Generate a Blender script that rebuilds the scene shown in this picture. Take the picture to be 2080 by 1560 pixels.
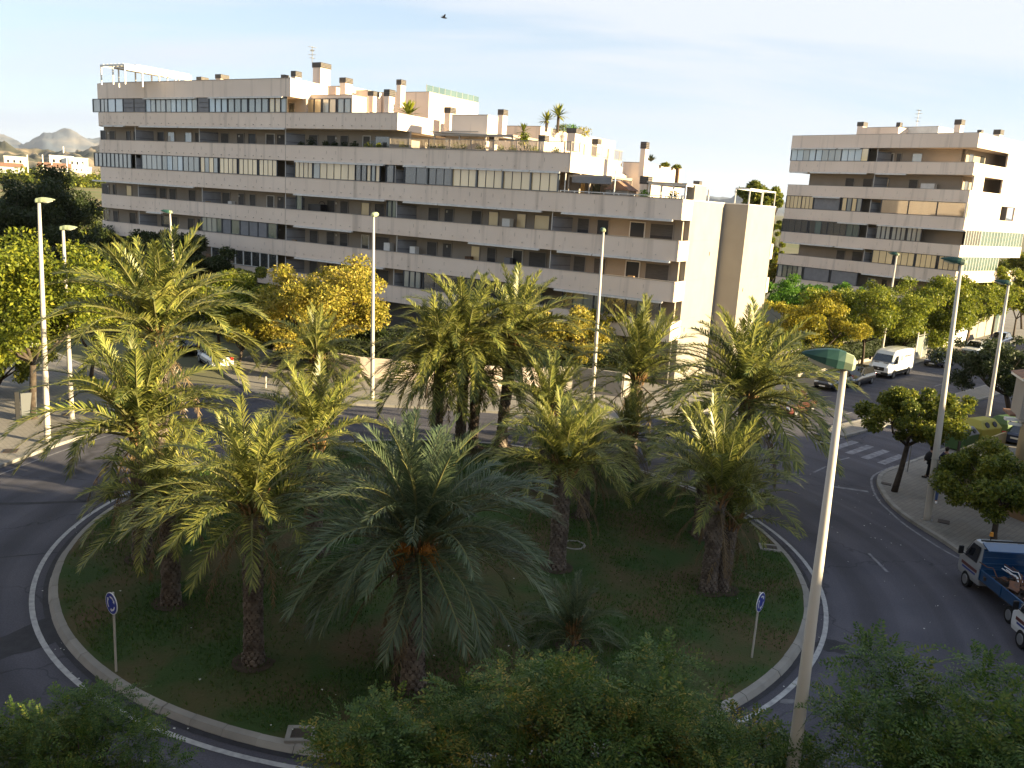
import bpy, math, random
import numpy as np
from mathutils import Matrix, Vector
R_=math.radians
random.seed(7); rng=np.random.default_rng(7)
S=bpy.context.scene
for o in list(bpy.data.objects): bpy.data.objects.remove(o)
# ------------------------------------------------------------------ camera
H=13.6; FPX=1745.6; PIT=.21238; ROL=.0617
_f=np.array([0,math.cos(PIT),-math.sin(PIT)]); _r=np.array([1.,0,0]); _u=np.cross(_r,_f)
CR=math.cos(ROL)*_r+math.sin(ROL)*_u; CU=-math.sin(ROL)*_r+math.cos(ROL)*_u; CF=_f
CAM=np.array([0,0,H])
cd=bpy.data.cameras.new('camera'); cam=bpy.data.objects.new('camera',cd); S.collection.objects.link(cam)
cd.sensor_width=36; cd.lens=36*FPX/2080; cd.clip_start=.3; cd.clip_end=30000
m=Matrix(((CR[0],CU[0],-CF[0],0),(CR[1],CU[1],-CF[1],0),(CR[2],CU[2],-CF[2],H),(0,0,0,1)))
cam.matrix_world=m; S.camera=cam
# ------------------------------------------------------------------ light
SUN_AZ=R_(109); SUN_EL=R_(14)      # azimuth from +Y towards +X
sd=Vector((math.sin(SUN_AZ)*math.cos(SUN_EL),math.cos(SUN_AZ)*math.cos(SUN_EL),math.sin(SUN_EL)))
ld=bpy.data.lights.new('sun','SUN'); ld.energy=5.0; ld.angle=R_(.5); ld.color=(1,.80,.47)
lo=bpy.data.objects.new('sun',ld); S.collection.objects.link(lo); lo.rotation_euler=sd.to_track_quat('Z','Y').to_euler()
S.view_settings.view_transform='Standard'; S.view_settings.look='None'; S.view_settings.exposure=2.2; S.view_settings.gamma=1
S.view_settings.use_curve_mapping=False
W=bpy.data.worlds.new('World'); S.world=W; W.use_nodes=True
nt=W.node_tree; N=nt.nodes; L=nt.links; N.clear()
def nd(nt,t,**k):
    n=nt.nodes.new(t)
    for a,b in k.items():
        if a.startswith('i_'): n.inputs[a[2:].replace('_',' ')].default_value=b
        else: setattr(n,a,b)
    return n
out=nd(nt,'ShaderNodeOutputWorld'); bg=nd(nt,'ShaderNodeBackground'); bg.inputs[1].default_value=.05
sky=nd(nt,'ShaderNodeTexSky'); sky.sky_type='NISHITA'; sky.sun_disc=False; sky.sun_elevation=SUN_EL; sky.sun_rotation=SUN_AZ
sky.altitude=0; sky.air_density=1.0; sky.dust_density=.3; sky.ozone_density=2.2
tc=nd(nt,'ShaderNodeTexCoord'); sep=nd(nt,'ShaderNodeSeparateXYZ'); L.new(tc.outputs['Generated'],sep.inputs[0])
zz=nd(nt,'ShaderNodeMath',operation='MAXIMUM'); L.new(sep.outputs[2],zz.inputs[0]); zz.inputs[1].default_value=0
za=nd(nt,'ShaderNodeMath',operation='ADD'); L.new(zz.outputs[0],za.inputs[0]); za.inputs[1].default_value=.16
dx=nd(nt,'ShaderNodeMath',operation='DIVIDE'); L.new(sep.outputs[0],dx.inputs[0]); L.new(za.outputs[0],dx.inputs[1])
dy=nd(nt,'ShaderNodeMath',operation='DIVIDE'); L.new(sep.outputs[1],dy.inputs[0]); L.new(za.outputs[0],dy.inputs[1])
cb=nd(nt,'ShaderNodeCombineXYZ'); L.new(dx.outputs[0],cb.inputs[0]); L.new(dy.outputs[0],cb.inputs[1])
mp=nd(nt,'ShaderNodeMapping'); mp.inputs['Rotation'].default_value=(0,0,R_(-18)); mp.inputs['Scale'].default_value=(.42,1.5,1); L.new(cb.outputs[0],mp.inputs[0])
n1=nd(nt,'ShaderNodeTexNoise'); n1.inputs['Scale'].default_value=.9; n1.inputs['Detail'].default_value=7; n1.inputs['Roughness'].default_value=.52; n1.inputs['Distortion'].default_value=.5; L.new(mp.outputs[0],n1.inputs['Vector'])
cr=nd(nt,'ShaderNodeValToRGB'); cr.color_ramp.elements[0].position=.42; cr.color_ramp.elements[1].position=.60; L.new(n1.outputs[0],cr.inputs[0])
mx=nd(nt,'ShaderNodeMix',data_type='RGBA'); L.new(cr.outputs[0],mx.inputs[0]); L.new(sky.outputs[0],mx.inputs[6]); mx.inputs[7].default_value=(4.1,4.25,4.5,1)
hz=nd(nt,'ShaderNodeMapRange'); L.new(zz.outputs[0],hz.inputs[0]); hz.inputs[1].default_value=0; hz.inputs[2].default_value=.30; hz.inputs[3].default_value=.92; hz.inputs[4].default_value=.30
mx2=nd(nt,'ShaderNodeMix',data_type='RGBA'); L.new(hz.outputs[0],mx2.inputs[0]); L.new(mx.outputs[2],mx2.inputs[6]); mx2.inputs[7].default_value=(3.1,3.6,4.3,1)
L.new(mx2.outputs[2],bg.inputs[0]); L.new(bg.outputs[0],out.inputs[0])

# ------------------------------------------------------------------ helpers
def ray(x,y): return ((x-1040)/FPX)*CR-((y-780)/FPX)*CU+CF
def G(x,y,z=0.):
    d=ray(x,y); return CAM+d*((z-H)/d[2])
def zat(P,y):
    """height above ground point P that is seen at image row y"""
    lo_,hi_=-5.,60.
    for _ in range(40):
        md=(lo_+hi_)/2; d=np.array([P[0],P[1],md])-CAM; yy=780-FPX*(d@CU)/(d@CF)
        if yy>y: lo_=md
        else: hi_=md
    return lo_
def dist(P): return float((np.array([P[0],P[1],P[2] if len(P)>2 else 0])-CAM)@CF)
def link(o,parent=None):
    S.collection.objects.link(o)
    if parent is not None: o.parent=parent
    return o
def meta(o,label=None,cat=None,group=None,kind=None):
    if label: o['label']=label
    if cat: o['category']=cat
    if group: o['group']=group
    if kind: o['kind']=kind
    return o
def empty(name,loc,rz=0,label=None,cat=None,group=None):
    o=bpy.data.objects.new(name,None); link(o); o.location=tuple(float(v) for v in loc); o.rotation_euler=(0,0,rz)
    return meta(o,label,cat,group)
class MB:
    def __init__(s): s.v=[];s.f=[]
    def add(s,vs,fs):
        b=len(s.v); s.v+= [tuple(v) for v in vs]; s.f+=[tuple(i+b for i in f) for f in fs]; return s
    def box(s,c,d,rz=0,ry=0,taper=1.):
        x,y,z=d[0]/2,d[1]/2,d[2]/2; vs=[]
        for k,(a,b,e) in enumerate([(-1,-1,-1),(1,-1,-1),(1,1,-1),(-1,1,-1),(-1,-1,1),(1,-1,1),(1,1,1),(-1,1,1)]):
            t=taper if e>0 else 1
            p=Vector((a*x*t,b*y*t,e*z))
            if ry: p.rotate(Matrix.Rotation(ry,3,'Y'))
            if rz: p.rotate(Matrix.Rotation(rz,3,'Z'))
            vs.append((p.x+c[0],p.y+c[1],p.z+c[2]))
        return s.add(vs,[(0,3,2,1),(4,5,6,7),(0,1,5,4),(1,2,6,5),(2,3,7,6),(3,0,4,7)])
    def tube(s,pts,rad,n=8,cap=True):
        pts=[Vector(p) for p in pts]; b=len(s.v); ref=Vector((0,0,1))
        if not hasattr(rad,'__len__'): rad=[rad]*len(pts)
        for i,p in enumerate(pts):
            t=(pts[min(i+1,len(pts)-1)]-pts[max(i-1,0)]).normalized()
            r=ref if abs(t.dot(ref))<.95 else Vector((1,0,0))
            u=t.cross(r).normalized(); w=u.cross(t)
            for k in range(n):
                a=2*math.pi*k/n; q=p+(u*math.cos(a)+w*math.sin(a))*rad[i]; s.v.append((q.x,q.y,q.z))
        for i in range(len(pts)-1):
            for k in range(n):
                s.f.append((b+i*n+k,b+i*n+(k+1)%n,b+(i+1)*n+(k+1)%n,b+(i+1)*n+k))
        if cap: s.f.append(tuple(b+k for k in range(n))[::-1]); s.f.append(tuple(b+(len(pts)-1)*n+k for k in range(n)))
        return s
    def prism(s,poly,z0,z1):
        n=len(poly); vs=[(p[0],p[1],z0) for p in poly]+[(p[0],p[1],z1) for p in poly]
        return s.add(vs,[tuple(range(n))[::-1],tuple(range(n,2*n))]+[(i,(i+1)%n,n+(i+1)%n,n+i) for i in range(n)])
    def loft(s,rings,cap=True):
        b=len(s.v); n=len(rings[0])
        for r in rings: s.v+=[tuple(p) for p in r]
        for i in range(len(rings)-1):
            for k in range(n): s.f.append((b+i*n+k,b+i*n+(k+1)%n,b+(i+1)*n+(k+1)%n,b+(i+1)*n+k))
        if cap: s.f.append(tuple(b+k for k in range(n))[::-1]); s.f.append(tuple(b+(len(rings)-1)*n+k for k in range(n)))
        return s
    def mesh(s,name,mt,smooth=False):
        me=bpy.data.meshes.new(name); me.from_pydata(s.v,[],s.f); me.materials.append(mt)
        if smooth: me.polygons.foreach_set('use_smooth',[True]*len(me.polygons))
        me.update(); return me
    def obj(s,name,mt,parent=None,smooth=False,bevel=0):
        o=bpy.data.objects.new(name,s.mesh(name,mt,smooth)); link(o,parent)
        if bevel:
            b=o.modifiers.new('bevel','BEVEL'); b.width=bevel; b.segments=2; b.limit_method='ANGLE'
        return o
def npmesh(name,V,F,mt):
    """V (n,3), F (m,k) arrays"""
    V=np.ascontiguousarray(V,dtype=np.float32); F=np.ascontiguousarray(F,dtype=np.int32); k=F.shape[1]
    me=bpy.data.meshes.new(name); me.vertices.add(len(V)); me.vertices.foreach_set('co',V.ravel())
    me.loops.add(F.size); me.loops.foreach_set('vertex_index',F.ravel())
    me.polygons.add(len(F)); me.polygons.foreach_set('loop_start',np.arange(0,F.size,k,dtype=np.int32)); me.polygons.foreach_set('loop_total',np.full(len(F),k,dtype=np.int32))
    me.materials.append(mt); me.update(calc_edges=True); return me
_cube={}
def part(name,mt,parent,c,d,rz=0,ry=0,rx=0):
    if mt.name not in _cube: _cube[mt.name]=MB().box((0,0,0),(1,1,1)).mesh('unit_'+mt.name,mt)
    o=bpy.data.objects.new(name,_cube[mt.name]); link(o,parent); o.location=tuple(float(v) for v in c); o.scale=tuple(max(float(v),.004) for v in d); o.rotation_euler=(rx,ry,rz); return o

# ------------------------------------------------------------------ materials
def mat(name,col,rough=.8,col2=None,scale=1.,fac=(.35,.65),detail=5,bump=0.,bscale=None,metal=0.,spec=.35,streak=None,coat=0.,island=0.,stretch=(1,1,1)):
    m=bpy.data.materials.new(name); m.use_nodes=True; nt=m.node_tree; b=nt.nodes['Principled BSDF']; L=nt.links
    b.inputs['Base Color'].default_value=(*col,1); b.inputs['Roughness'].default_value=rough; b.inputs['Metallic'].default_value=metal
    b.inputs['Specular IOR Level'].default_value=spec; b.inputs['Coat Weight'].default_value=coat; b.inputs['Coat Roughness'].default_value=.05
    geo=nd(nt,'ShaderNodeNewGeometry'); cur=None
    if col2:
        mpn=nd(nt,'ShaderNodeMapping'); mpn.inputs['Scale'].default_value=stretch; L.new(geo.outputs['Position'],mpn.inputs[0])
        n=nd(nt,'ShaderNodeTexNoise'); n.inputs['Scale'].default_value=scale; n.inputs['Detail'].default_value=detail; L.new(mpn.outputs[0],n.inputs['Vector'])
        r=nd(nt,'ShaderNodeValToRGB'); r.color_ramp.elements[0].position=fac[0]; r.color_ramp.elements[1].position=fac[1]
        r.color_ramp.elements[0].color=(*col,1); r.color_ramp.elements[1].color=(*col2,1); L.new(n.outputs[0],r.inputs[0]); cur=r.outputs[0]
    if streak:
        mp2=nd(nt,'ShaderNodeMapping'); mp2.inputs['Scale'].default_value=(streak[0],streak[0],streak[1]); L.new(geo.outputs['Position'],mp2.inputs[0])
        n=nd(nt,'ShaderNodeTexNoise'); n.inputs['Scale'].default_value=1; n.inputs['Detail'].default_value=4; L.new(mp2.outputs[0],n.inputs['Vector'])
        r=nd(nt,'ShaderNodeValToRGB'); r.color_ramp.elements[0].position=.56; r.color_ramp.elements[1].position=.74
        r.color_ramp.elements[0].color=(1,1,1,1); r.color_ramp.elements[1].color=(streak[2],)*3+(1,); L.new(n.outputs[0],r.inputs[0])
        x=nd(nt,'ShaderNodeMix',data_type='RGBA',blend_type='MULTIPLY'); x.inputs[0].default_value=1
        if cur: L.new(cur,x.inputs[6])
        else: x.inputs[6].default_value=(*col,1)
        L.new(r.outputs[0],x.inputs[7]); cur=x.outputs[2]
    if island:
        oi=nd(nt,'ShaderNodeObjectInfo'); mr=nd(nt,'ShaderNodeMapRange'); mr.inputs[3].default_value=1-island; mr.inputs[4].default_value=1+island; L.new(oi.outputs['Random'],mr.inputs[0])
        x=nd(nt,'ShaderNodeMix',data_type='RGBA',blend_type='MULTIPLY'); x.inputs[0].default_value=1
        if cur: L.new(cur,x.inputs[6])
        else: x.inputs[6].default_value=(*col,1)
        L.new(mr.outputs[0],x.inputs[7]); cur=x.outputs[2]
    if cur: L.new(cur,b.inputs['Base Color'])
    if bump:
        n=nd(nt,'ShaderNodeTexNoise'); n.inputs['Scale'].default_value=bscale or scale*3; n.inputs['Detail'].default_value=4; L.new(geo.outputs['Position'],n.inputs['Vector'])
        bm=nd(nt,'ShaderNodeBump'); bm.inputs['Strength'].default_value=min(1,bump); bm.inputs['Distance'].default_value=.04; L.new(n.outputs[0],bm.inputs['Height']); L.new(bm.outputs[0],b.inputs['Normal'])
    return m
def leafmat(name,cols,trans=.35,clump=.6,rough=.5,big=.35):
    """cols: list of colours chosen per leaf, with a soft clump-scale variation"""
    m=bpy.data.materials.new(name); m.use_nodes=True; nt=m.node_tree; b=nt.nodes['Principled BSDF']; L=nt.links; o=nt.nodes['Material Output']
    geo=nd(nt,'ShaderNodeNewGeometry'); n=nd(nt,'ShaderNodeTexNoise'); n.inputs['Scale'].default_value=clump; n.inputs['Detail'].default_value=3; L.new(geo.outputs['Position'],n.inputs['Vector'])
    s1=nd(nt,'ShaderNodeMath',operation='MULTIPLY_ADD'); L.new(n.outputs[0],s1.inputs[0]); s1.inputs[1].default_value=1.6*big/.35*.5; s1.inputs[2].default_value=-.4*big/.35*.5-.12
    s2=nd(nt,'ShaderNodeMath',operation='MULTIPLY_ADD'); L.new(geo.outputs['Random Per Island'],s2.inputs[0]); s2.inputs[1].default_value=.62; L.new(s1.outputs[0],s2.inputs[2])
    r=nd(nt,'ShaderNodeValToRGB'); el=r.color_ramp.elements
    for i,c in enumerate(cols):
        e=el[i] if i<2 else el.new(.5)
        e.position=i/(len(cols)-1); e.color=(*c,1)
    for i,c in enumerate(cols): el[i].position=i/(len(cols)-1)
    for i,c in enumerate(cols): el[i].color=(*c,1)
    L.new(s2.outputs[0],r.inputs[0]); L.new(r.outputs[0],b.inputs['Base Color']); b.inputs['Roughness'].default_value=rough; b.inputs['Specular IOR Level'].default_value=.3
    tr=nd(nt,'ShaderNodeBsdfTranslucent'); L.new(r.outputs[0],tr.inputs[0]); mx=nd(nt,'ShaderNodeMixShader'); mx.inputs[0].default_value=trans
    L.new(b.outputs[0],mx.inputs[1]); L.new(tr.outputs[0],mx.inputs[2]); L.new(mx.outputs[0],o.inputs[0]); return m
M={}
M['asphalt']=mat('asphalt',(.050,.050,.065),.85,(.074,.072,.088),.35,(.3,.7),8,.35,60)
M['asphalt_dark']=mat('asphalt_dark',(.024,.024,.03),.8,(.035,.035,.042),3,bump=.3,bscale=60)
M['asphalt_pale']=mat('asphalt_pale',(.13,.13,.14),.9,(.17,.17,.18),3)
M['paint']=mat('road_paint',(.42,.42,.42),.7,(.24,.24,.25),5,(.35,.75),8)
M['worn_paint']=mat('worn_paint',(.26,.26,.28),.8,(.11,.11,.13),3,(.3,.7),8)
M['kerb']=mat('kerb_concrete',(.29,.275,.25),.9,(.20,.19,.175),1.3,(.3,.8),8,.2,30,island=.12)
M['pave']=mat('pavement_tiles',(.27,.25,.22),.9,(.20,.185,.17),.5,(.3,.75),8,.2,25,streak=(.7,.7,.8))
M['soil']=mat('soil',(.07,.05,.035),1,(.04,.03,.02),3,bump=.5,bscale=20)
M['grass']=mat('lawn',(.030,.060,.013),1,(.085,.062,.030),.42,(.40,.64),9,.6,14)
M['blade']=leafmat('grass_blades',[(.03,.075,.010),(.05,.12,.016),(.09,.12,.03),(.13,.11,.05)],.3,.35)
M['cream']=mat('cream_render',(.77,.645,.54),.9,(.70,.58,.48),.25,(.3,.7),4,streak=(1.4,.09,.72))
M['joint']=mat('panel_joint',(.30,.27,.24),.9)
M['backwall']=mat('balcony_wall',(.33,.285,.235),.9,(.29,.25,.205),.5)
M['stone']=mat('end_wall_stone',(.30,.275,.24),.85,(.27,.245,.215),.6,(.3,.7),6,.1,14,streak=(.5,.1,.9))
M['white']=mat('white_paint',(.72,.70,.66),.6,(.62,.6,.56),1.5)
M['alu']=mat('grey_aluminium',(.16,.17,.18),.4,metal=.5)
M['darkframe']=mat('dark_frame',(.035,.04,.05),.4)
M['cap']=mat('chimney_louvre',(.035,.032,.032),.5,(.06,.05,.045),4)
M['door']=mat('grey_shutter',(.10,.095,.09),.7,(.075,.07,.068),2,stretch=(1,1,8))
M['darkopen']=mat('dark_opening',(.02,.02,.025),.3)
M['awning']=mat('awning_cloth',(.60,.57,.52),.8,(.5,.47,.43),3)
M['screen']=mat('roller_screen',(.22,.22,.23),.8,(.19,.19,.2),2)
M['wood']=mat('brown_timber',(.16,.09,.045),.7,(.10,.055,.03),6)
M['brownwall']=mat('ochre_wall',(.30,.19,.10),.9,(.24,.15,.08),.8)
M['rail']=mat('railing_paint',(.34,.29,.24),.5,metal=.3)
def glass(name,base,base2,rough=.04,sc=.35,spec=.9,coat=1.,thr=(.35,.65)):
    m=mat(name,base,.25,base2,sc,thr,2,spec=spec,coat=coat,stretch=(1,1,.35)); b=m.node_tree.nodes['Principled BSDF']; b.inputs['Coat Roughness'].default_value=rough; b.inputs['Coat IOR'].default_value=1.9; return m
M['g_curtain']=glass('curtained_glass',(.34,.36,.34),(.19,.22,.21))
M['g_blue']=glass('blue_white_glass',(.45,.54,.58),(.27,.36,.42))
M['g_gold']=glass('amber_reflection_glass',(.85,.66,.37),(.66,.50,.27),sc=.25)  # amber reflection of the sunlit side opposite is put into the pane colour
M['g_dark']=glass('dark_glass',(.02,.025,.03),(.06,.06,.055))
M['g_green']=glass('green_screen_glass',(.08,.13,.12),(.05,.09,.085))
M['g_car']=mat('car_glass',(.01,.012,.015),.05,spec=.8,coat=1)
M['pole']=mat('lamp_pole_paint',(.50,.46,.41),.55,(.42,.39,.345),1.2,stretch=(1,1,.3),spec=.4)
M['lamp_green']=mat('lamp_hood_green',(.010,.050,.042),.5,(.018,.066,.052),3)
M['lamp_pale']=mat('lamp_cap_faded_green',(.24,.30,.17),.6,(.30,.34,.22),8)
M['lamp_glass']=mat('lamp_glass',(.55,.56,.5),.2)
M['metal']=mat('galvanised_steel',(.30,.30,.29),.45,metal=.6)
M['blue_sign']=mat('sign_blue',(.012,.03,.26),.4)
M['sign_white']=mat('sign_white',(.7,.7,.72),.5)
M['iron']=mat('cast_iron',(.045,.038,.034),.7,(.07,.05,.04),20)
M['trunk']=mat('bark',(.085,.065,.05),.95,(.05,.038,.03),5,bump=.7,bscale=14)
M['palmtrunk']=mat('palm_bark',(.11,.085,.068),.95,(.05,.038,.032),5,bump=.8,bscale=16)
M['boot']=mat('palm_leaf_bases',(.21,.17,.14),.9,(.075,.058,.048),3,(.3,.7))
M['boot_fresh']=mat('palm_fresh_leaf_bases',(.30,.17,.07),.8,(.17,.10,.05),6)
M['fruit']=leafmat('date_fruit_stalks',[(.40,.15,.02),(.60,.26,.04),(.50,.20,.03)],.2,2)
M['rachis']=mat('frond_stalk',(.17,.18,.06),.5,(.13,.12,.05),1.5)
def frondmat(name,cols):
    m=leafmat(name,cols,.38,.5,.36,.2); nt=m.node_tree; b=nt.nodes['Principled BSDF']
    r=[n for n in nt.nodes if n.type=='VALTORGB'][0]
    oi=nd(nt,'ShaderNodeObjectInfo'); mr=nd(nt,'ShaderNodeMapRange'); mr.inputs[3].default_value=.7; mr.inputs[4].default_value=1.3; nt.links.new(oi.outputs['Random'],mr.inputs[0])
    x=nd(nt,'ShaderNodeMix',data_type='RGBA',blend_type='MULTIPLY'); x.inputs[0].default_value=1; nt.links.new(r.outputs[0],x.inputs[6]); nt.links.new(mr.outputs[0],x.inputs[7])
    for l in list(nt.links):
        if l.from_node==r and l.to_node!=x: t=l.to_socket; nt.links.remove(l); nt.links.new(x.outputs[2],t)
    return m
M['frond']=frondmat('palm_fronds',[(.07,.10,.028),(.32,.315,.07),(.74,.64,.24)])
M['frond_grey']=frondmat('grey_green_fronds',[(.060,.090,.045),(.13,.165,.085),(.32,.33,.20)])
M['frond_dry']=frondmat('dry_fronds',[(.16,.11,.06),(.22,.16,.09),(.28,.21,.12)])
M['lf_yellow']=leafmat('yellow_green_leaves',[(.06,.09,.012),(.15,.185,.02),(.28,.29,.028),(.42,.35,.04)],.4)
M['lf_gold']=leafmat('golden_leaves',[(.09,.10,.015),(.30,.27,.035),(.54,.42,.08),(.66,.50,.18)],.4)
M['lf_orange']=leafmat('orange_brown_leaves',[(.09,.10,.015),(.26,.24,.025),(.47,.39,.04),(.55,.38,.08)],.4)
M['lf_green']=leafmat('green_leaves',[(.04,.07,.012),(.12,.15,.02),(.25,.25,.03),(.42,.31,.035)],.35)
M['lf_bright']=leafmat('bright_green_leaves',[(.03,.09,.012),(.10,.22,.02),(.20,.34,.03)],.35)
M['lf_dark']=leafmat('dark_green_leaves',[(.018,.030,.010),(.038,.055,.014),(.075,.085,.022)],.25)
M['lf_near']=leafmat('near_pinnate_leaves',[(.03,.07,.016),(.06,.115,.022),(.12,.17,.03),(.34,.27,.05)],.3,.9)
M['lf_near2']=leafmat('near_yellowing_leaves',[(.034,.075,.018),(.065,.12,.026),(.12,.17,.034),(.42,.30,.06)],.3,1.1,big=.5)
M['house']=mat('ochre_render',(.36,.29,.17),.9,(.30,.24,.14),.6)
M['tile']=mat('roof_tiles',(.28,.15,.09),.9,(.18,.11,.08),4)
M['hill']=mat('hill_scrub',(.07,.07,.045),1,(.30,.235,.16),.012,(.46,.60),9)
M['mount']=mat('haze_tinted_rock',(.055,.075,.11),1,(.20,.18,.165),.0016,(.48,.68),9)  # blue of the distant haze is mixed into the rock colour
M['field']=mat('field_crops',(.10,.13,.03),1,(.20,.15,.075),.03,(.35,.65),6,stretch=(.3,2.2,1))
M['ground']=mat('dry_ground',(.16,.135,.09),1,(.10,.11,.05),.05,(.35,.65),8)
M['rubber']=mat('tyre_rubber',(.015,.015,.016),.8)
M['rim']=mat('wheel_rim',(.35,.36,.37),.35,metal=.7)
M['black']=mat('black_plastic',(.012,.012,.014),.5)
M['headlamp']=mat('headlamp',(.6,.63,.66),.1,coat=1)
M['redlamp']=mat('tail_lamp',(.3,.01,.01),.2,coat=1)
M['plate']=mat('number_plate',(.6,.6,.6),.5)
def paint(name,c): 
    m=mat(name,c,.35,coat=1.); return m
M['p_white']=paint('white_car_paint',(.66,.68,.70)); M['p_black']=paint('black_car_paint',(.008,.009,.014)); M['p_navy']=paint('dark_blue_car_paint',(.012,.018,.05))
M['p_red']=paint('red_car_paint',(.10,.022,.016)); M['p_blue']=paint('blue_truck_paint',(.008,.05,.13)); M['p_blue2']=paint('deep_blue_truck_paint',(.01,.03,.22)); M['p_grey']=paint('silver_paint',(.3,.31,.32))
M['barrel']=mat('blue_barrel_plastic',(.008,.03,.38),.35)
M['rust']=mat('rusty_metal',(.16,.07,.035),.8,(.08,.05,.04),6)
M['skin']=mat('skin',(.35,.2,.14),.6); M['cloth_black']=mat('black_cloth',(.012,.012,.015),.9); M['cloth_jeans']=mat('blue_jeans',(.05,.08,.19),.9); M['cloth_pattern']=mat('patterned_shirt',(.18,.19,.24),.9,(.03,.03,.05),14,(.45,.55)); M['hair']=mat('dark_hair',(.02,.014,.01),.7); M['cloth_navy']=mat('navy_cloth',(.015,.02,.06),.9)
M['yellow']=mat('yellow_container',(.34,.30,.05),.6); M['binGreen']=mat('green_container',(.05,.10,.03),.6); M['litter']=mat('pale_litter',(.5,.5,.47),.8)
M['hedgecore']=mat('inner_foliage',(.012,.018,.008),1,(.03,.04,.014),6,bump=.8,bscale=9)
M['ownwall']=mat('opposite_facade',(.55,.46,.34),.9,(.5,.41,.3),.3)

def wear(m):
    nt=m.node_tree; L=nt.links; b=nt.nodes['Principled BSDF']; src=b.inputs['Base Color'].links[0].from_socket; g=nd(nt,'ShaderNodeNewGeometry')
    su=nd(nt,'ShaderNodeVectorMath',operation='SUBTRACT'); L.new(g.outputs['Position'],su.inputs[0]); su.inputs[1].default_value=(-2.305,32.414,0); ln=nd(nt,'ShaderNodeVectorMath',operation='LENGTH'); L.new(su.outputs[0],ln.inputs[0])
    n=nd(nt,'ShaderNodeTexNoise',noise_dimensions='1D'); n.inputs['Scale'].default_value=.9; n.inputs['Detail'].default_value=5; L.new(ln.outputs['Value'],n.inputs['W'])
    r=nd(nt,'ShaderNodeMapRange'); r.inputs[1].default_value=.3; r.inputs[2].default_value=.7; r.inputs[3].default_value=.80; r.inputs[4].default_value=1.22; L.new(n.outputs[0],r.inputs[0])
    nz=nd(nt,'ShaderNodeTexNoise'); nz.inputs['Scale'].default_value=1.2; L.new(g.outputs['Position'],nz.inputs['Vector']); ad=nd(nt,'ShaderNodeVectorMath',operation='MULTIPLY_ADD'); L.new(nz.outputs['Color'],ad.inputs[0]); ad.inputs[1].default_value=(1.5,1.5,0); L.new(g.outputs['Position'],ad.inputs[2])
    v=nd(nt,'ShaderNodeTexVoronoi',feature='DISTANCE_TO_EDGE'); v.inputs['Scale'].default_value=.16; L.new(ad.outputs[0],v.inputs['Vector']); c=nd(nt,'ShaderNodeMapRange'); c.inputs[1].default_value=.0; c.inputs[2].default_value=.008; c.inputs[3].default_value=.55; c.inputs[4].default_value=1; L.new(v.outputs['Distance'],c.inputs[0])
    sp=nd(nt,'ShaderNodeTexNoise'); sp.inputs['Scale'].default_value=22; sp.inputs['Detail'].default_value=3; L.new(g.outputs['Position'],sp.inputs['Vector']); s2=nd(nt,'ShaderNodeMapRange'); s2.inputs[1].default_value=.3; s2.inputs[2].default_value=.75; s2.inputs[3].default_value=.82; s2.inputs[4].default_value=1.3; L.new(sp.outputs[0],s2.inputs[0])
    a=nd(nt,'ShaderNodeMath',operation='MULTIPLY'); L.new(r.outputs[0],a.inputs[0]); L.new(c.outputs[0],a.inputs[1]); a2=nd(nt,'ShaderNodeMath',operation='MULTIPLY'); L.new(a.outputs[0],a2.inputs[0]); L.new(s2.outputs[0],a2.inputs[1])
    x=nd(nt,'ShaderNodeMix',data_type='RGBA',blend_type='MULTIPLY'); x.inputs[0].default_value=1; L.new(src,x.inputs[6]); L.new(a2.outputs[0],x.inputs[7]); L.new(x.outputs[2],b.inputs['Base Color'])
wear(M['asphalt'])
def tiles(m,s,k):
    nt=m.node_tree; L=nt.links; b=nt.nodes['Principled BSDF']; src=b.inputs['Base Color'].links[0].from_socket; g=nd(nt,'ShaderNodeNewGeometry'); mp=nd(nt,'ShaderNodeMapping'); mp.inputs['Rotation'].default_value=(0,0,.8); L.new(g.outputs['Position'],mp.inputs[0])
    t=nd(nt,'ShaderNodeTexBrick'); t.inputs['Scale'].default_value=s; t.inputs['Mortar Size'].default_value=.035; t.offset=0; t.inputs['Brick Width'].default_value=.5; t.inputs['Row Height'].default_value=.5
    t.inputs['Color1'].default_value=(1,1,1,1); t.inputs['Color2'].default_value=(.86,.86,.86,1); t.inputs['Mortar'].default_value=(k,k,k,1); L.new(mp.outputs[0],t.inputs['Vector'])
    x=nd(nt,'ShaderNodeMix',data_type='RGBA',blend_type='MULTIPLY'); x.inputs[0].default_value=1; L.new(src,x.inputs[6]); L.new(t.outputs[0],x.inputs[7]); L.new(x.outputs[2],b.inputs['Base Color'])
tiles(M['pave'],2.2,.72)
# ------------------------------------------------------------------ ground, roads
CX,CY=-2.305,32.414
def sheet(name,poly,z,mt,kind='structure',parent=None):
    n=len(poly); o=MB().add([(p[0],p[1],z) for p in poly],[tuple(range(n))]).obj(name,M[mt],parent); 
    if kind: o['kind']=kind
    return o
def ring(name,r0,r1,z,mt,a0=0,a1=2*math.pi,n=96,cx=CX,cy=CY,parent=None):
    b=MB(); vs=[];fs=[]
    for i in range(n+1):
        a=a0+(a1-a0)*i/n
        for r in (r0,r1): vs.append((cx+r*math.sin(a),cy+r*math.cos(a),z))
    for i in range(n): fs.append((2*i,2*i+1,2*i+3,2*i+2))
    o=b.add(vs,fs).obj(name,M[mt],parent); o['kind']='structure'; return o
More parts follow.
